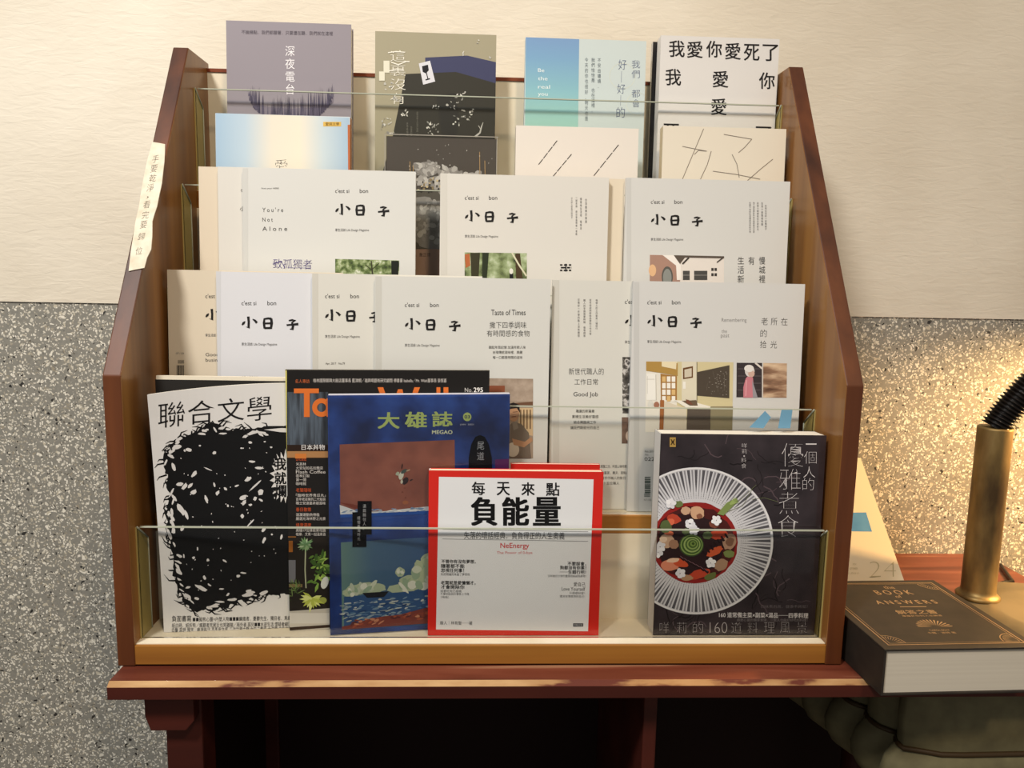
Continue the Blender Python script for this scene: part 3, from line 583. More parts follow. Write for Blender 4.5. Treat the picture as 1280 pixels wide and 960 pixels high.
for x, y, l, w, a in ((225, 605, 3, 2, .3), (243, 592, 5, 2.4, -1), (238, 607, 4, 2, -.8), (268, 566, 2.3, 2, 0), (313, 553, 2.6, 1.7, 0), (315, 577, 4, 1.4, .1), (324, 585, 6, 1.6, .05), (310, 599, 4.5, 2.6, -.7), (319, 607, 9, 1.3, -.75), (326, 615, 4, 3.2, -1), (304, 622, 5, 2.8, -.6), (305, 628, 4, 2, -.9), (319, 623, 3, 2, -1), (326, 625, 3, 1.2, .5), (313, 631, 2.2, 1.4, 0), (225, 605, 4, 2.5, -.2), (231, 608, 5, 2.4, -.9), (242, 615, 3.5, 3, -.6), (258, 624, 5, 1.8, 1.2), (268, 606, 3, 1.4, 1.3), (272, 616, 3.4, 2, -1), (282, 611, 2.4, 1.4, .6), (296, 607, 2.4, 1.2, -.4), (260, 586, 5.5, .7, .4), (285, 632, 1.2, 1.8, 0), (227, 637, 8, 3.4, 1.0), (233, 643, 6, 2.2, 1.3), (303, 645, 2.2, 3, 0), (314, 659, 2.6, 1.2, 0), (330, 661, 4, 1.8, -1), (330, 675, 4, 1.8, -1.2), (313, 654, 7, .9, -.8), (281, 701, 2.8, 1.1, .6), (304, 716, 3.6, 1, .1), (298, 720, 2.4, 1.5, 0), (256, 722, 3, 1.6, 1.1), (242, 697, 1.8, 1.6, 0), (260, 700, 2, 1.8, -.8), (230, 695, 1, 2.4, 0), (247, 686, 1, 2, 0), (252, 735, 8, 2.2, .5), (235, 734, 3, 1.6, -.3), (262, 731, 3, 1, .6), (277, 736, 3, 1, 0), (285, 743, 3, 1.3, -.7), (311, 739, 3.6, 2.4, -.2), (330, 741, 6, 2.2, -.4), (268, 757, 7, 2, -.3), (246, 748, 3, 1.6, .2), (237, 749, 2, 1.3, 0), (345, 659, 2, 1, 1), (352, 671, 1.4, 3, .2), (340, 668, 1.2, 1.2, 0), (228, 660, 4, 2, 2), (216, 655, 6, 2, 1.3), (212, 668, 7, 2, 1.2), (218, 622, 5, 1.6, .9), (215, 640, 6, 1.6, 1.4), (236, 562, 4, 2, .2), (231, 563, 2, 1.2, 1), (214, 570, 4, 2, .5), (217, 583, 5, 2, 1.2), (250, 557, 1.4, 1, 0), (331, 552, 1.5, .8, 0), (339, 559, 1.8, .9, 0), (302, 560, 1.4, 1, 0)):
    b.ell(x, y, l, w, KW, 3, 10, a, .45)
for _ in range(60): x, y = rnd(222, 345), rnd(550, 740); b.ell(x, y, rnd(.5, 1.4), rnd(.4, .9), KW, 3, 6, rnd(0, 3), .5)
b.ell(269, 537, 4, 1.2, KW, 3, 9, 1.0); b.poly([(308, 543), (316, 538), (332, 540), (333, 543), (322, 541), (312, 544)], KW, 3); b.poly([(330, 537), (352, 535), (372, 536), (372, 541), (350, 540)], KW, 3)
BUR = []
for k in range(44): a = 2*math.pi*k/44; r = 1 if k % 2 else .72; BUR.append((357+rnd(.93, 1.07)*20*r*math.cos(a), 596+rnd(.93, 1.05)*34*r*math.sin(a)))
b.poly(BUR, KW, 4)
for ch, y in (('我', 580), ('就', 597.5), ('爛', 613.5)): b.txt(ch, (343, y-7.6, 358, y+7.6), K, .03, 5)
for y, s in ((771.5, '■■擬熊心靈×內壁人物■■■癲瘋者．憂鬱先生．獨目者．馬戲人'), (779, '紙白時．紙折熊／瘋聽者死屍巨也笑猶貓／局外者 孤兒■■水逆生活 懷疑者顧江海'), (784.6, '白髮 惡語 預言■瘋暗年代 西周安內瓶 二次世界大戰 女生白髮爭 大洪荒 白色文革■')): b.txt(s, (241 if y < 775 else 215, y, 368, y+5.6), '#2a2829', 0, 2, tilt=-2)
b.txt('負面書寫', (215, 769.5, 239, 777), '#1c1b1c', 0, 3, tilt=-.4)
b.done()

b = Book('magazine', 'black food and plants magazine with orange title letters and a yellow spine edge', 'magazine', (356.5, 463), (612, 462), 0, .0305, 1.2, .0045, '#1c1917', yaw=math.radians(5.2), board=.0005, inset=.0004, spinecol='#c9c06c', rough=.35, coat=.2)
b.rect(355, 463, 358.6, 805, '#c9c06c', 1)
b.rect(359, 490, 410, 556, noisemat('printed_doors', [(.35, '#1b1b1e'), (.5, '#3a4048'), (.62, '#55606c'), (.75, '#23252a')], 60, (2.4, 1, .2)), 1); b.rect(359, 556, 410, 573, '#2a1c14', 1); b.rect(359, 564, 410, 572, '#a87c50', 2); b.rect(369, 567, 383, 573, '#c97838', 3)
O = '#d9712f'
b.rect(367.5, 485.6, 398.6, 491.4, O, 3); b.rect(380, 485.6, 387.2, 521.2, O, 3)
b.poly([(402+11.8*math.cos(k*.2618), 509.4+11.6*math.sin(k*.2618)) for k in range(25)]+[(402+5.6*math.cos(-k*.2618), 509.4+5.6*math.sin(-k*.2618)) for k in range(25)], O, 3); b.rect(408, 498, 414, 521, O, 3)
for p in ([(472, 484), (479, 484), (489, 512), (485, 521)], [(485, 521), (497.5, 486.5), (503, 486.5), (489, 521)], [(497.5, 486.5), (503, 486.5), (511, 521), (505, 521)], [(505, 521), (518, 484), (525, 484), (511, 521)], [(545.6, 484), (550.4, 484), (550.4, 521), (545.6, 521)], [(554.4, 484), (560.4, 484), (560.4, 521), (554.4, 521)]): b.poly(p, O, 3)
b.txt('名人專訪', (369, 474, 387, 478.8), '#c2653a', 0); b.txt('格林國際朝興大飯店董事長 藍津桐／瑞興喝藝術研究顧問 傅書豪 Isabella／Mr. Wish董事長 張恒嘉', (391.5, 473, 558, 478.2), '#cfc9c2', .008)
b.txt('No.', (581, 484.8, 590.5, 490), '#d9d6d0', -.01); b.txt('295', (592, 484.4, 603.6, 490.2), '#f2efea', .02)
b.txt('日本丼物', (377, 555.6, 406, 562.4), '#f1eeea', .004)
y = 571
for head, rows in (('台北漫遊', ('米其林', '大安站知名拉麵店', 'Flash Coffee', '雲林訂製', '第一間', '咖啡館')), ('老饕隨味', ('「臨時世界青瓜丸」', '百年老店樂的二代秘訣', '職士安達最承接滋味')), ('春日散策', ('洄瀾運動熱帶植', '嚴選光海林野之光景')), ('綠意滿席', ('高雄17位綠設景花園', '植樂．文青一起溫柔過'))):
    b.txt(head, (370, y, 370+13+(6 if head != '台北漫遊' else 0), y+5), '#c2552f', .01); y += 7
    for s in rows: b.txt(s, (370, y, 370+min(37, 4.2*len(s)), y+4), '#cfc9c2', .008); y += 4.9
    y += 2.6
b.rect(359, 672, 410, 768, '#241f1a', 1); b.rect(359.4, 700, 369.5, 728, '#6f6f73', 2); b.rect(359, 730, 378, 734, '#7d6a46', 2); b.rect(361, 676, 366, 690, '#9a5d24', 2); b.line([(360, 671), (370, 671)], 1.4, '#8a5a2a', 3)
def leaf(b, x, y, l, w, a, c, layer): b.line([(x, y), (x+l*.5*math.cos(a), y+l*.5*math.sin(a)), (x+l*math.cos(a), y+l*math.sin(a))], [w*.5, w, .2], c, layer)
b.line([(382, 686), (381.4, 712), (382.6, 735)], 1.6, '#a9ad8d', 3)
for k in range(15): leaf(b, 382, 681, rnd(7, 12), 3, k*6.28/15+rnd(-.15, .15), random.choice(['#8fae7d', '#6d9060', '#b4c89f']), 3+k % 3)
for _ in range(34): leaf(b, rnd(388, 408), rnd(690, 730), rnd(7, 13), rnd(3, 5), rnd(0, 6.28), random.choice(['#5b7d35', '#82a64a', '#3f5c28', '#a3c05e']), 3+random.randint(0, 3))
for _ in range(26): leaf(b, rnd(362, 378), rnd(728, 752), rnd(6, 11), 1.2, rnd(3, 6), random.choice(['#4d6132', '#71874a', '#33421f']), 3)
for k in range(13): leaf(b, 390, 748, rnd(12, 18), 4.4, -.3+k*.34, random.choice(['#c4cf66', '#aeb84e', '#d3da86']), 6+k % 3)
b.ell(406, 728, 4.5, 8, '#d8dad2', 7, 14, .3); b.ell(403.5, 750, 5, 4, '#98a04a', 7)
b.rect(359, 766, 412, 779, '#cfcbc2', 5); b.poly([(359, 764), (412, 760), (412, 768), (359, 772)], '#b9b4a9', 4); b.rect(359, 779, 412, 804, '#c4beb2', 5); b.poly([(359, 784), (412, 780.5), (412, 784), (359, 788)], '#3a2c22', 6)
b.done()

b = Book('magazine', 'blue shrink-wrapped magazine with green title and two seascape paintings', 'magazine', (409.5, 496), (637.5, 491), 0, .0200, 1.6, .0058, noisemat('mottled_blue_print', [(.34, '#101f50'), (.5, '#1c387e'), (.66, '#2c50a2')], 22, (1, 1, 1), .3, 5, coat=.7), yaw=math.radians(7.6), board=.0005, inset=.0003, rise=.0012, pages=mat('#dcdae2', .5))
G = '#a9bd74'
for ch, x0, x1, y0, y1 in (('大', 472, 499.5, 515.5, 535.5), ('雄', 506, 533.6, 515, 534.5), ('誌', 540, 565.6, 514.6, 533)): b.txt(ch, (x0, y0, x1, y1), G, .035)
b.txt('MEGAO', (540, 537.8, 565.6, 542.4), '#c9d3b8', .04); b.ell(584, 521, 5.2, 5.4, G, 2); b.txt('03', (580.6, 519, 587.4, 523), '#16245a', .03, 3); b.txt('JAN  2021', (575, 529.6, 592, 532), '#b9c0cc')
b.poly([(424.6, 555.6), (568.2, 549.8), (569.4, 640), (425.6, 646)], noisemat('painted_earth', [(.3, '#7d4a40'), (.7, '#9b5f50')], 40, rough=.4, coat=.5), 1)
b.poly([(424.6, 631), (436, 635), (450, 640), (480, 639), (505, 636), (535, 633), (570, 631), (570, 640.4), (425.6, 646.4)], '#d4dbe2', 2)
for _ in range(46): x = rnd(428, 566); b.ell(x, 640.5-(x-425)*.03+rnd(-3, 3), rnd(2, 5), rnd(.5, 1.1), random.choice(['#7c97bb', '#f0f2f2', '#41639c', '#b5c4d6']), 3, 8, rnd(-.3, .3))
b.poly([(425.4, 643), (569.4, 637), (569.4, 641), (425.6, 647)], '#2c55a6', 4); b.poly([(424.8, 628), (434, 632), (444, 636), (452, 633), (440, 630)], '#7a4036', 3)
for x, y, rx, ry, a, c in ((501.5, 594, 3, 5, .4, '#cfd4c8'), (505, 589, 5, 2.4, -.6, '#4c5a58'), (507, 601, 3.6, 5, .5, '#3a3034'), (497, 592, 2.4, 2.6, 0, '#aeb8a6'), (502, 602, 1.6, 3, .1, '#c9c9bb'), (510, 588, 3, 1, -.4, '#b59f86'), (502.5, 583, .8, 3.4, .2, '#2a2226'), (514, 600, 2.4, .8, -.5, '#3a3034'), (507, 628, 3.4, 2.6, 0, '#a5674a'), (503, 615, .9, 1, 0, '#6b3c36'), (507, 622, .9, .8, 0, '#6b3c36'), (506, 610, .6, .8, 0, '#6b3c36')): b.ell(x, y, rx, ry, c, 3, 9, a, .4)
b.poly([(585.8, 582), (585.8, 572), (589, 555), (594, 546), (600, 543.5), (606, 546), (611, 555), (615, 572), (615, 600), (585.8, 600)], '#0c0e18', 2)
for ch, y in (('尾', 557), ('道', 570)): b.txt(ch, (596.4, y-5, 605, y+5), '#9aa0aa', 0, 3)
b.poly([(619, 574.4), (638, 573.4), (638, 620), (619, 620)], '#5b2a66', 1)
b.poly([(426.2, 678), (560, 670), (560, 776), (427.6, 786.6)], gradmat('painted_sky', 0, 0, .12, [(0, '#6f9486'), (.35, '#45688a'), (1, '#31558c')], .4, .5), 1)
for p in ((446, 737, 14, 6), (462, 735, 20, 7), (436, 741, 8, 5), (514, 728, 15, 10), (530, 714, 15, 15), (502, 736, 18, 6), (538, 702, 12, 11), (500, 715, 6, 6), (545, 728, 20, 10)): b.ell(*p, '#b4c4a8', 2, 20, 0, .15)
for _ in range(46):
    random.seed(_+50)
    p = random.choice(((446, 736, 12, 6), (458, 733, 14, 6), (438, 740, 8, 5), (512, 727, 14, 10), (527, 712, 14, 14), (505, 735, 18, 6), (535, 700, 12, 10), (500, 714, 5, 5), (530, 728, 16, 8)))
    b.ell(p[0]+rnd(-1, 1)*p[2]*.6, p[1]+rnd(-1, 1)*p[3]*.6, p[2]*rnd(.3, .55), p[3]*rnd(.35, .6), random.choice(['#d3dcc9', '#e4e8dc', '#b7c6a6', '#9cb59c', '#c3cfbd']), 2+_ % 3, 14, rnd(0, 3), .2)
random.seed(11)
b.poly([(430, 746), (560, 735), (560, 780), (430, 786)], '#36598c', 2); b.poly([(453, 741), (486, 739), (480, 746), (459, 747)], '#20232c', 5)
for _ in range(150):
    x = rnd(429, 556); t = random.random(); y = 752+26*t-(x-429)*.07
    b.ell(x, y, rnd(2, 6), rnd(.5, 1.3), random.choice(['#8ea5b8', '#c6cfcf', '#51759e', '#2b4878', '#b5bfb8', '#7d9ab4']), 3+random.randint(0, 2), 8, rnd(-.5, .2), .3)
b.poly([(427.6, 786.8), (427.5, 783), (442, 780), (462, 773), (480, 770), (500, 768), (530, 760), (560, 754), (560, 777)], '#7e3f3a', 6)
for _ in range(50): x = rnd(440, 555); y = 781-(x-430)*.13+rnd(-4, 4); b.ell(x, y, rnd(2, 5), rnd(.8, 1.8), random.choice(['#a5553f', '#c98a6c', '#8c4438', '#5f3236']), 7, 8, rnd(-.6, .2), .4)
for x0, y0, x1, y1, l in ((447, 626, 464.6, 668, 7), (440.5, 640, 458, 683.4, 8)): b.rect(x0, y0, x1, y1, '#0b0c12', l)
b.txt('濃霧縣住人。', (453.5, 630, 457.6, 662), '#b9bcc2', 0, 9, vert=True); b.txt('緩慢看海時光．', (446.6, 645, 450.4, 680), '#b9bcc2', 0, 9, vert=True)
s = MB(); s.box((-.0006, -.0020, 0), (b.w+.0006, -.0016, b.h+.0006), ACRY); b.part('shrink_wrap', s, 'clear plastic wrap')
b.done()

b = Book('paperback', 'small plain red paperback, only its top edge showing behind the red-framed book', 'book', (638.5, 580.5), (750, 580), 0, .0502, 1.0, .0052, '#c9281f', inset=.0006, group=None); b.done()
b = Book('paperback', 'square red-framed white paperback with heavy black title, centre front', 'book', (536, 588), (754.5, 590), 0, .0190, 1.5, .0110, '#d1261c', inset=.0012, spinecol='#e4e0dc', board=.0009, rough=.35, coat=.3, pages=mat('#ecdcc0', .8))
b.poly([(548.7, 596), (742, 599.2), (735, 789), (545, 786.8)], '#e0e2e4', 1)
for ch, x0, x1 in (('每', 589.6, 606.4), ('天', 620.8, 637.4), ('來', 651.6, 668.4), ('點', 682.4, 699.6)): b.txt(ch, (x0, 602.2+(x0-590)*.012, x1, 618.6+(x0-590)*.012), '#121213', .02)
for ch, x0, x1 in (('負', 588.4, 622), ('能', 627.4, 661.4), ('量', 666, 701)): b.txt(ch, (x0, 621.8, x1, 656.4), '#0e0e0f', .038)
b.line([(553, 661.6), (600, 662.5), (735, 664.6)], .5, '#55565a'); b.line([(553, 673.6), (735, 676.6)], .5, '#55565a')
b.txt('失落的壞話經典．負負得正的人生奧義', (580, 664.4, 705.6, 673.6), '#37383b', 0, tilt=.8); b.txt('NeEnergy', (625.4, 678.6, 661.4, 687), '#c9363a', .015); b.txt('The Power of 0-bye', (621, 689, 665.4, 693.4), '#c9565a', 0)
for s, x0, x1, y, d, c, bo in (('不管你有沒有夢想，', 551.6, 594.6, 699.2, 5, '#151516', .02), ('隨著都不能', 551.4, 580.6, 704.8, 5, '#151516', .02), ('忽視任何事！', 551.2, 580, 710.2, 5, '#151516', .02), ('別把鬧鐘用來當了夢想用', 551, 587, 716, 3.4, '#55565a', 0), ('老闆就是愛慵懶才，', 551, 594.4, 725.8, 5, '#151516', .02), ('才會開除你', 551, 580.6, 731, 5, '#151516', .02), ('話要吃完已經晚', 550.6, 577, 737, 3.3, '#55565a', 0), ('不要怕話說的事情上今晚', 550.6, 586.4, 740.6, 3.3, '#55565a', 0), ('（嗚嗚）', 551, 561, 744.6, 3.2, '#55565a', 0),
                                ('不要誤會，', 709.4, 732.6, 702, 4.8, '#151516', .02), ('狗都沒有你累！', 700, 732.6, 707, 4.8, '#151516', .02), ('──生錯行吧！', 699.6, 732.4, 712.4, 4.8, '#151516', .02), ('沒有躺在沙發的蠢蛋就能成為廢物！', 684.6, 732.6, 718.2, 3.2, '#55565a', 0), ('愛自己', 717, 731.6, 727.6, 5.2, '#151516', .005), ('Love Yourself', 702, 731.4, 733.6, 4.6, '#151516', .01), ('什麼都好愛！', 711.8, 731, 739.6, 3.2, '#55565a', 0), ('還沒有壞壞壞你自己！', 699.6, 731, 743.6, 3.2, '#55565a', 0), ('廢人｜林育聖──著', 550, 590.4, 776, 5, '#1c1c1e', .01)): b.txt(s, (x0, y, x1, y+d), c, bo, 2, tilt=.3)
b.rect(716.4, 779, 729, 783.2, '#3a3b40', 2); b.txt('時報出版', (717.4, 779.8, 728, 782.4), '#b9babd', 0, 3)
b.done()

b = Book('paperback', 'dark cookbook with a white ribbed plate of food, blue page flags on top', 'book', (826, 546), (1033.5, 540.5), 0, .0190, 1.6, .0270, noisemat('dark_plum_cover', [(.35, '#231c1f'), (.65, '#382f33')], 26, rough=.32, coat=.35), inset=.0008, spinecol='#d3d1cc', board=.0011, pages=mat('#ece6d8', .8))
for _ in range(46):
    x, y = random.choice(((rnd(840, 960), rnd(550, 600)), (rnd(940, 985), rnd(590, 640)), (rnd(940, 985), rnd(700, 770)), (rnd(830, 870), rnd(765, 790)))); P = [(x, y)]; a = rnd(0, 6.28)
    for k in range(6): a += rnd(-.7, .7); P.append((P[-1][0]+5*math.cos(a), P[-1][1]+5*math.sin(a)))
    b.line(P, rnd(.6, 1.6), random.choice(['#1b1618', '#221c1e', '#57494e']), 1)
cx, cy, RX, RY = 870, 676, 96.5, 92
b.ell(cx, cy, RX, RY, '#cfcfd3', 2, 72)
for k in range(120):
    a = 2*math.pi*k/120; r0 = .60 if k % 2 else .66; w = .012 if k % 2 else .02
    pts = [(cx+RX*r*math.cos(a+da), cy+RY*r*math.sin(a+da)) for r, da in ((r0, -.003), (.8, -w*.8), (.965, -w), (.965, w), (.8, w*.8), (r0, .003))]
    b.poly(pts, '#56555a' if k % 2 == 0 else '#8a898e', 3)
    for r in (.585, .612, .638): b.ell(cx+RX*r*math.cos(a), cy+RY*r*math.sin(a), .55, .5, '#6b6a6f', 3, 5)
b.line([(cx+RX*.985*math.cos(k*.0873), cy+RY*.985*math.sin(k*.0873)) for k in range(73)], 2, '#e6e5e6', 4)
fx, fy = 868, 678; b.ell(fx, fy, 54, 51, '#8e2320', 4, 48, 0, .03); b.ell(fx, fy+1, 50, 46, '#4a1d1c', 5, 40, 0, .08); b.ell(fx-6, fy+2, 42, 38, '#2c1a1d', 6, 30, 0, .15)
for x, y, rx, ry, a, c in ((842, 648, 9, 6, .3, '#b5452f'), (838, 652, 5, 4, 0, '#d6694a'), (857, 638, 6, 5, 0, '#caa587'), (871, 641, 9, 8, .4, '#d0a684'), (874, 645, 4, 3.4, 0, '#8a5a44'), (833, 676, 9, 9, .5, '#c8a58a'), (829, 674, 5, 4, 0, '#e2c7ad'), (842, 680, 6, 6, 0, '#a37c62'), (836, 666, 6, 3, .2, '#cf6a48'), (898, 668, 12, 6, -.1, '#b9452c'), (911, 677, 8, 10, .5, '#b28e74'), (912, 677, 5, 6, .5, '#7f5c48'), (893, 689, 11, 5, -.5, '#cc5a35'), (901, 706, 9, 7, -.5, '#a8876c'), (838, 706, 12, 7, -.1, '#d9886a'), (850, 703, 10, 5, .3, '#c9512f'), (841, 700, 8, 3, -.1, '#e7c3a6'), (874, 717, 14, 6, -.3, '#bd452d'), (858, 722, 8, 4, 0, '#b08a68'), (832, 658, 7, 8, 0, '#56643c'), (884, 669, 6, 5, 0, '#5c6a45'), (911, 692, 7, 5, 0, '#7b8a4e'), (888, 720, 8, 4, -.4, '#66703c'), (857, 664, 5, 4, 0, '#5c6a45'), (892, 655, 6, 5, .2, '#7a4436'), (848, 630, 6, 4, 0, '#6b7a4a')): b.ell(x, y, rx, ry, c, 7+random.randint(0, 1), 16, a, .22)
for k in range(7): b.line([(878+k*4.6, 688-k*3.6), (882+k*4.6, 694-k*3.6)], 2.4, '#231316', 9); b.line([(848+k*5, 694+k*2.6), (855+k*5, 700+k*2.6)], 3, '#231316', 9); b.line([(850+k*5, 694.6+k*2.6), (854+k*5, 698+k*2.6)], .5, '#9a7078', 10)
for r, c in ((15.5, '#38482a'), (14, '#7f9a52'), (12.4, '#3f5a2a'), (10.6, '#9ab069'), (8.8, '#4a6632'), (7, '#8da45b'), (5.4, '#46612c'), (3.6, '#7a9448'), (1.8, '#3a5224')): b.ell(864+(15-r)*.15, 681-(15-r)*.15, r, r*.92, c, 9+int(15-r)//3, 28)
for x, y in ((862, 654), (867, 662), (895, 650), (825, 683), (822, 690), (888, 703), (850, 716), (838, 629)):
    for k in range(5): b.ell(x+3.6*math.cos(k*1.2566+x), y+3.6*math.sin(k*1.2566+x), 3.4, 2.8, random.choice(['#e8e8ec', '#dcdce2', '#f2f2f4']), 13+k % 2, 10, k, .2)
b.poly([(896, 642), (908, 628), (920, 622), (922, 625), (916, 632), (904, 644)], '#7f9254', 10)
for k in range(5): b.line([(912, 630), (918+k*1.4, 621+k*1.6)], [2, .4], '#9bb069', 11)
for P in ([(912, 636), (930, 620), (945, 606)], [(908, 640), (928, 632), (940, 612)], [(940, 624), (955, 622), (972, 627)]): b.line(P, .5, '#6b7350', 5)
b.rect(837, 546.6, 844.6, 558.6, '#b08f4c', 3); b.line([(838.6, 549), (843, 556)], 1.2, '#3a2a14', 4); b.line([(843, 549), (838.6, 556)], 1.2, '#3a2a14', 4); b.line([(839, 552.4), (842.6, 552.4)], 1.2, '#3a2a14', 4)
WH = '#d8d3d4'
for ch, bx in (('優', (977, 554, 1003.6, 583)), ('雅', (974, 586, 1000.6, 612)), ('煮', (973.4, 615, 998.4, 642)), ('食', (972.4, 644, 997.4, 671))): b.txt(ch, bx, WH, -.026, 4)
for ch, bx in (('一', (1007, 554.2, 1020.4, 555.8)), ('個', (1005, 564, 1020.4, 579.4)), ('人', (1004, 583, 1018.6, 596.8)), ('的', (1003, 597.4, 1017.2, 612.4))): b.txt(ch, bx, WH, -.022, 4)
b.txt('咩莉', (927, 554, 933.4, 567), '#bdb7b8', -.01, 4, vert=True); b.txt('．', (929, 569, 931, 571), '#bdb7b8', 0, 4); b.txt('料食', (926.4, 572, 932.6, 585), '#bdb7b8', -.01, 4, vert=True)
b.txt('四味煮廚房．健康不將就！', (951, 756, 1009, 760), '#7d7476', -.01, 4); b.txt('160 道常備主菜×副菜×湯品──四季料理', (898.6, 765, 1010, 771.6), '#e6e2e2', .012, 4, tilt=1); b.txt('療癒心靈的獨享食譜．一個人也能好好吃的料理！', (921, 773, 1009, 776.6), '#8f8789', -.006, 4)
for ch, x0, x1 in (('咩', 824.6, 836), ('莉', 846, 858), ('的', 866, 878.6), ('160', 887, 908.8), ('道', 914, 926.6), ('料', 934.6, 946.8), ('理', 955, 968), ('風', 975, 987.6), ('景', 996, 1008.2)): b.txt(ch, (x0, 777.6, x1, 791), '#bcb5b6', -.024, 4)
for P in ([(943, 536), (963, 515), (970.5, 523), (961, 537)], [(979.5, 537), (984, 513.5), (998, 513.5), (995, 537)]):
    s = MB(); q = [b.L(*p) for p in P]
    s.prism([(x, z-.001) for x, z in q], 1, .0142, .01435, mat('#6fa0bd', .5)); b.part('page_flag', s, 'blue sticky page flag')
b.done()

# ------------------------------------------------------------------ paper note on the left rack panel
d = Vector((0, YT, RH-H1)); sl = math.atan2(YT, RH-H1)
rm = Matrix.Translation((0, 0, H1+.0006)) @ Matrix.Rotation(-sl, 4, 'X'); ri = rm.inverted()
def onslope(x, y, off=.0008):
    o = ri @ CAM; dd = ri.to_3x3() @ ray(x, y); q = o+dd*((-off-o.y)/dd.y); return q
s = MB(); PN = [(190.6, 177.7), (199, 179), (206.5, 180.5), (206.2, 191), (205.6, 202), (204, 215), (202.5, 229), (199.4, 243), (196.5, 258), (193, 268), (190.6, 277), (190.4, 295), (189, 312), (184, 322), (180.6, 335), (170, 337), (161, 339), (163.6, 315), (167, 293), (170, 275), (174, 258), (176, 243), (178.5, 229), (183, 206), (187, 190)]
q = [onslope(*p) for p in PN]
s.prism([(p.x, p.z) for p in q], 1, -.0012, -.0003, noisemat('wrinkled_paper_tape', [(.3, '#cfc3ac'), (.6, '#e4dac6')], 70, bump=.4, rough=.7))
V, P = textmesh('手要乾淨\n看完要歸位', 0)
for ch, (x, y) in zip('手要乾淨，看完要歸位', ((193.5, 199), (191.5, 211), (190, 223), (187, 235), (184, 247), (182.5, 256), (181, 269), (178.6, 281), (176, 296), (172.8, 314))):
    V, P = textmesh(ch, -.015); r = 4.6 if ch != '，' else 1.4; o = onslope(x-r*.9, y+r, .00135); ex = onslope(x+r*.9, y+r*.8, .00135)-o; ey = onslope(x-r*.5, y-r, .00135)-o
    vs = [s.bm.verts.new(o+ex*a+ey*c) for a, c in V]; i = s.mi(mat('#4a4238', .7))
    for f in P:
        g = s.bm.faces.new([vs[k] for k in f]); g.material_index = i
nt_ = s.build('paper_note', None, 'cream torn paper strip with handwritten black characters'); nt_.parent = rack; nt_.matrix_local = Matrix.Translation((0, 0, H1)) @ Matrix.Rotation(-sl, 4, 'X')

# ------------------------------------------------------------------ things on the desk at the right
# thick book lying flat
ZT = .047; fl, br = at(2, ZT, 1106, 812), at(2, ZT, 1167, 724.8); fr = at(2, ZT, 1268, 809.2)
ang = math.atan2(fr.y-fl.y, fr.x-fl.x); cu, cv = math.cos(ang), math.sin(ang); dl = br-fl
w = dl.x*cu+dl.y*cv; h = -dl.x*cv+dl.y*cu
class Flat(Book):
    def __init__(b, name, label, cat, M, w, h, thick, col, board, ov, pages, group=None):
        b.warp = None; b.warpz = None; b.np = 0; b.M = M; b.Mi = M.inverted(); b.w, b.h, b.thick = w, h, thick; b.extra = []
        b.root = thing(name, (0, 0, 0), label, cat, group); b.root.matrix_world = M; b.c = MB(); b.p = MB()
        b.c.box((0, 0, 0), (w, board, h), col, .0006); b.c.box((0, thick-board, 0), (w, thick, h), col, .0006); b.c.box((0, board, 0), (board, thick-board, h), col)
        b.p.box((board, board, ov), (w-ov, thick-board, h-ov), pages)
    def utxt(b, s, box, col, bold=0, layer=2):
        x0, y0, x1, y1 = box; V, P = textmesh(s, bold); A, C, D = Vector(b.L(x0, y1)), Vector(b.L(x1, y1)), Vector(b.L((x0+x1)/2, y0)); i = b.c.mi(mat(col, .35, 0, .6))
        vs = [b.c.bm.verts.new((A.x+(C.x-A.x)*x, -layer*EPS, A.y+(D.y-A.y)*y)) for x, y in V]
        for f in P:
            g = b.c.bm.faces.new([vs[k] for k in f]); g.material_index = i; g.normal_update()
            if g.normal.y > 0: g.normal_flip()
M = Matrix.Translation(fl) @ Matrix.Rotation(ang, 4, 'Z') @ Matrix.Rotation(-math.pi/2, 4, 'X')
b = Flat('hardcover_book', 'thick dark brown hardcover with bronze lettering lying flat on the desk corner', 'book', M, w, h, .0464, noisemat('dark_taupe_cloth', [(.3, '#27221d'), (.7, '#322b24')], 60, rough=.55), .0022, .0022, noisemat('page_edges', [(.3, '#c2baaa'), (.7, '#cbc4b4')], 40, (.05, 8, 1), .8))
BZ = '#b59872'
def loop(inset, wd, layer=2):
    i = inset; P = [(i, i), (w-i, i), (w-i, h-i), (i, h-i)]
    for k in range(4):
        (x0, y0), (x1, y1) = P[k], P[(k+1) % 4]; dx, dy = (wd, 0) if x0 == x1 else (0, wd)
        b.poly([(min(x0, x1)-wd/2, min(y0, y1)-wd/2), (max(x0, x1)+wd/2, min(y0, y1)-wd/2), (max(x0, x1)+wd/2, max(y0, y1)+wd/2), (min(x0, x1)-wd/2, max(y0, y1)+wd/2)], mat(BZ, .35, 0, .6), layer, px=False)
loop(.0085, .0011); loop(.0115, .0005)
for sx in (0, 1):
    for sy in (0, 1):
        for k in range(9):
            a = math.pi/2*k/8; r = .016; X = lambda v: v if not sx else w-v; Y = lambda v: v if not sy else h-v
            if k < 8:
                a2 = math.pi/2*(k+1)/8; P = [(X(.012+r*math.cos(t)*rr), Y(.012+r*math.sin(t)*rr)) for t, rr in ((a, 1), (a2, 1), (a2, .95), (a, .95))]; b.poly(P, mat(BZ, .35, 0, .6), 2, px=False)
            P = [(X(.012+.4*r*math.cos(a)), Y(.012+.4*r*math.sin(a))), (X(.012+.85*r*math.cos(a+.03)), Y(.012+.85*r*math.sin(a+.03))), (X(.012+.85*r*math.cos(a-.03)), Y(.012+.85*r*math.sin(a-.03)))]; b.poly(P, mat(BZ, .35, 0, .6), 2, px=False)
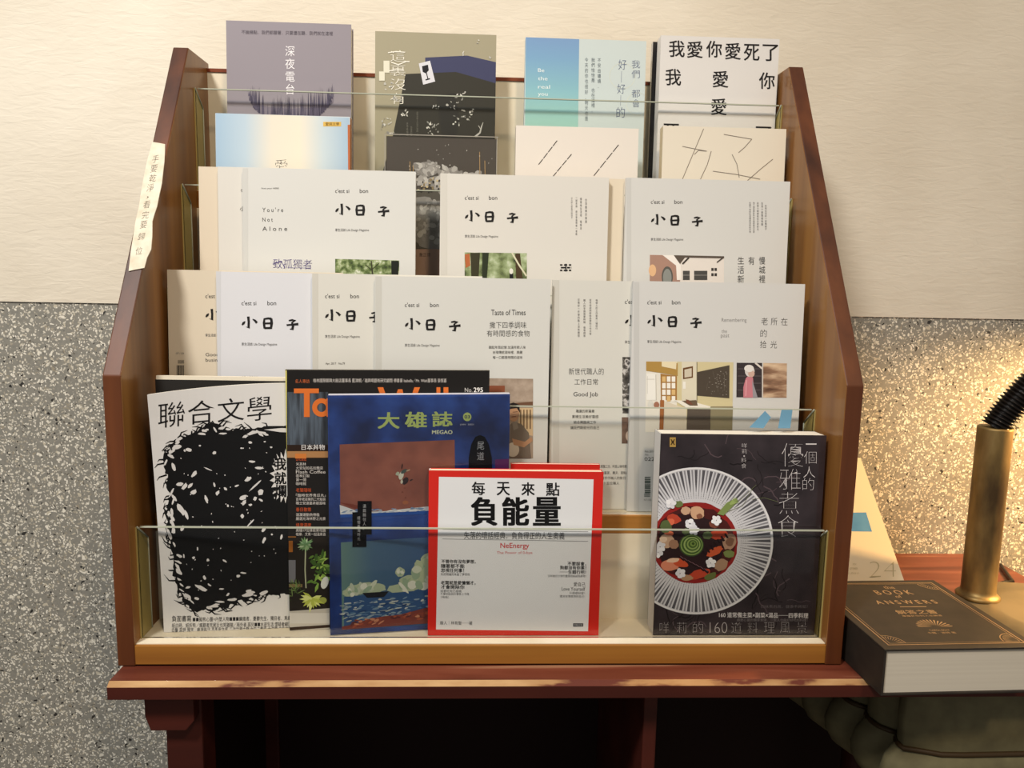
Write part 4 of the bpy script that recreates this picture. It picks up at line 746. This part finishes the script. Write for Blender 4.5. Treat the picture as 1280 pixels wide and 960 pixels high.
for s, bx, bo in (('the', (1107, 732.6, 1120, 736.4), 0), ('B O O K', (1097.6, 738, 1144, 743.6), .01), ('of', (1121, 744.2, 1129, 747.4), 0), ('A N S W E R S', (1097.6, 750.4, 1175, 755.6), .01), ('解答之書', (1123.6, 762.6, 1174.6, 768), .005), ('專屬於你的人生解答', (1129, 769, 1180, 771.2), 0), ('CAROL BOLT', (1163, 787, 1189, 789), 0), ('卡羅．波特 著', (1161, 790, 1197, 792.6), 0)): b.utxt(s, bx, BZ, bo)
b.line([(1125, 758.8), (1158, 758.6)], .7, mat(BZ, .35, 0, .6))
c0 = b.L(1170, 784)
for k in range(15):
    a = math.pi*(k+.5)/15; r = .017; q0 = (c0[0]+.004*math.cos(a), c0[1]+.003*math.sin(a)); b.poly([q0, (c0[0]+r*math.cos(a-.05), c0[1]+.9*r*math.sin(a-.05)), (c0[0]+1.1*r*math.cos(a), c0[1]+r*math.sin(a)), (c0[0]+r*math.cos(a+.05), c0[1]+.9*r*math.sin(a+.05))], mat(BZ, .35, 0, .6), 2, px=False)
b.done()

# desk calendar leaning in front of the wall
XR = .512; pt, pb = at(0, XR, 1075.5, 576), at(0, XR, 1127, 722); dv = (pt-pb); k = pb.z/dv.z; foot = pb-dv*k; Hc = (pt-foot).length; lc = math.atan2(dv.y, dv.z)
M = Matrix.Translation((XR-.148, foot.y, .0042)) @ Matrix.Rotation(-lc, 4, 'X')
b = Book.__new__(Book); b.warp = None; b.warpz = None; b.np = 0; b.M = M; b.Mi = M.inverted(); b.w, b.h, b.thick, b.extra = .148, Hc, .004, []
b.root = thing('desk_calendar', (0, 0, 0), 'cream desk calendar with a blue block and the number 24, behind the hardcover', 'calendar'); b.root.matrix_world = M
b.c, b.p = MB(), MB(); b.c.box((0, 0, 0), (b.w, .0008, b.h), mat('#e2d3b4', .6)); b.p.box((.001, .0008, .001), (b.w-.0005, .004, b.h), PAPER)
b.poly([(1062, 640.8), (1082.6, 640.5), (1090, 664.6), (1050, 664)], noisemat('printed_blue', [(.3, '#3f7fb4'), (.7, '#5b97c4')], 30), 1); b.poly([(1050, 640), (1064, 640), (1064, 664), (1046, 664)], '#4d8abb', 1)
b.txt('24', (1087, 702, 1120, 722), '#b5a883', -.03); 
for x0, x1, y in ((1066, 1070, 704), (1062, 1072, 709.6), (1060, 1074, 715.4)): b.txt('MON' if y < 706 else 'SEPTEMBER' if y < 712 else '八月廿六', (x0, y, x1, y+2.6), '#b5a883', 0)
b.c.build('page', b.root); b.p.build('page_block', b.root)
s = MB()
for k in range(14):
    x = .008+k*.0101; t = [(x, .002+.0045*math.cos(a*.5236), b.h-.001+.0045*math.sin(a*.5236)) for a in range(13)]; s.tube(t, .0006, mat('#8d93a6', .3, 0, .8), 6)
s.build('spiral_binding', b.root)
s = MB(); top = b.Mi @ Vector((XR-.148, pt.y+.008, pt.z)); bot = b.Mi @ Vector((XR-.148, min(WALLY-.004, pt.y+.035), .0012))
s.face([(0, top.y, top.z), (b.w, top.y, top.z), (b.w, bot.y, bot.z), (0, bot.y, bot.z)], mat('#cfc2a6', .7)); bmesh.ops.solidify(s.bm, geom=s.bm.faces[:], thickness=.0012); s.build('easel_back', b.root)

# lamp
BR = noisemat('aged_brass', [(.32, '#4d3c26'), (.5, '#80693f'), (.68, '#a58d5c')], 26, (1, 1, .35), .48, 6, .06, metal=.6)
lamp = thing('desk_lamp', (.594, .140, .0006), 'aged brass gooseneck desk lamp on a round base, behind the hardcover', 'lamp')
s = MB(); s.lathe([(0, 0), (.098, 0), (.1, .003), (.1, .008), (.096, .0115), (.07, .013), (.066, .0142), (.06, .0135), (0, .0138)], noisemat('pale_brass', [(.35, '#6d624a'), (.65, '#84765a')], 14, (1, 1, 1), .5, 4, metal=.4), (.062, -.048, 0), 64); s.build('base', lamp)
s = MB(); s.lathe([(0, .0125), (.0235, .0125), (.024, .0155), (.0215, .018), (.0192, .019), (.0186, .024), (.0186, .219), (.0182, .2215), (0, .2215)], BR, (0, 0, 0), 40); s.build('pole', lamp)
path = []
for k in range(401):
    t = k/400; path.append((.0+.13*t+.26*t*t, -.06*t, .2215+.16*math.sin(t*1.9)))
s = MB(); s.tube(path, .017, mat('#15110e', .32, .2), 20, lambda i: .0150+.0022*math.cos(i*2*math.pi/4.8)); s.build('gooseneck', lamp)
ex, ey, ez = path[-1]
sc = (ex+.01, ey, ez+.012)
s = MB(); s.lathe([(.014, .03), (.02, .028), (.03, .015), (.05, -.03), (.075, -.062), (.078, -.064), (.0745, -.061), (.049, -.028), (.029, .013), (.014, .026)], BR, sc, 40); sh = s.build('lamp_shade', lamp)
s = MB(); eb = mat('#fff0cc', .5); e2 = bpy.data.materials.new('lit_bulb'); e2.use_nodes = True; e2.node_tree.nodes['Principled BSDF'].inputs['Emission Color'].default_value = (1, .75, .4, 1); e2.node_tree.nodes['Principled BSDF'].inputs['Emission Strength'].default_value = 6
s.lathe([(0, -.042), (.01, -.039), (.016, -.03), (.017, -.02), (.012, -.006), (.009, .008), (0, .01)], e2, sc, 24); s.build('bulb', sh)
l = bpy.data.lights.new('lamp_light', 'SPOT'); l.energy = 29; l.color = (1.0, .60, .23); l.spot_size = math.radians(160); l.spot_blend = .5; l.shadow_soft_size = .02
lo = bpy.data.objects.new('lamp_light', l); COL.objects.link(lo); lo.location = (.594+sc[0], .140+sc[1], sc[2]-.05+.0006); lo.rotation_euler = (math.radians(18), math.radians(18), 0)
s = MB(); A = at(2, .0035, 1243, 731); B_ = at(2, .0035, 1266, 727); o = Vector((.594, .14, .0006))
s.tube([at(2, .0035, 1232, 734)-o, A-o, at(2, .0035, 1256, 727.6)-o, B_-o, Vector((.715, .27, .0035))-o], .0022, mat('#14100d', .4), 8); s.build('power_cord', lamp)

# scalloped stool under the desk
st = thing('scalloped_stool', (.6, .11, -.72), 'grey-olive scalloped upholstered stool with piping, pushed under the desk', 'stool')
def outline(off, top=0.0):
    P = []
    P += [(.68, .006-off*.5), (.64, .006-off*.5), (.60, .004-off*.5), (.50, .002-off*.6), (.476, .003-off*.7), (.462, .008-off*.8)]
    for k in range(45):
        y = .014+k*.196/44; base = .4465-.16*(y-.014)
        n = (1-abs(math.sin(math.pi*(y-.040)/.048)))**1.5
        P.append((base+.014*n-.004-off*(1-n*.95), y))
    P += [(.44, .218), (.50, .222), (.60, .222), (.68, .222)]
    return [(x-.6, y-.11) for x, y in P]
OL = noisemat('grey_olive_fabric', [(.3, '#5c563e'), (.7, '#6b6549')], 60, rough=.75); s = MB(); t = bmesh.new(); rings = []
for z, off in ((-.0225, -.010), (-.026, -.003), (-.034, 0), (-.07, .002), (-.096, .0005), (-.099, .0), (-.104, .006), (-.114, .015), (-.128, .020), (-.142, .018), (-.156, .010), (-.166, -.004), (-.172, -.02)):
    rings.append([t.verts.new((x, y, z+.72)) for x, y in outline(off)])
for a, c in zip(rings, rings[1:]):
    for k in range(len(a)): t.faces.new((a[k], a[(k+1) % len(a)], c[(k+1) % len(a)], c[k]))
t.faces.new(rings[0]); t.faces.new(rings[-1]); bmesh.ops.recalc_face_normals(t, faces=t.faces[:]); s.join(t, OL, None, True); s.build('seat', st)
s = MB(); s.tube([(x-.0012, y-.0012, -.0995+.72) for x, y in outline(.0008)[:-4]], .0028, mat('#3a2c1a', .5), 8); s.build('piping', st)
for x, y in ((.49, .04), (.64, .04), (.49, .19), (.64, .19)):
    s = MB(); s.lathe([(.011, .0006), (.013, .02), (.02, .55), (0, .552)], DARKD, (x-.6, y-.11, 0), 16); s.build('leg', st)
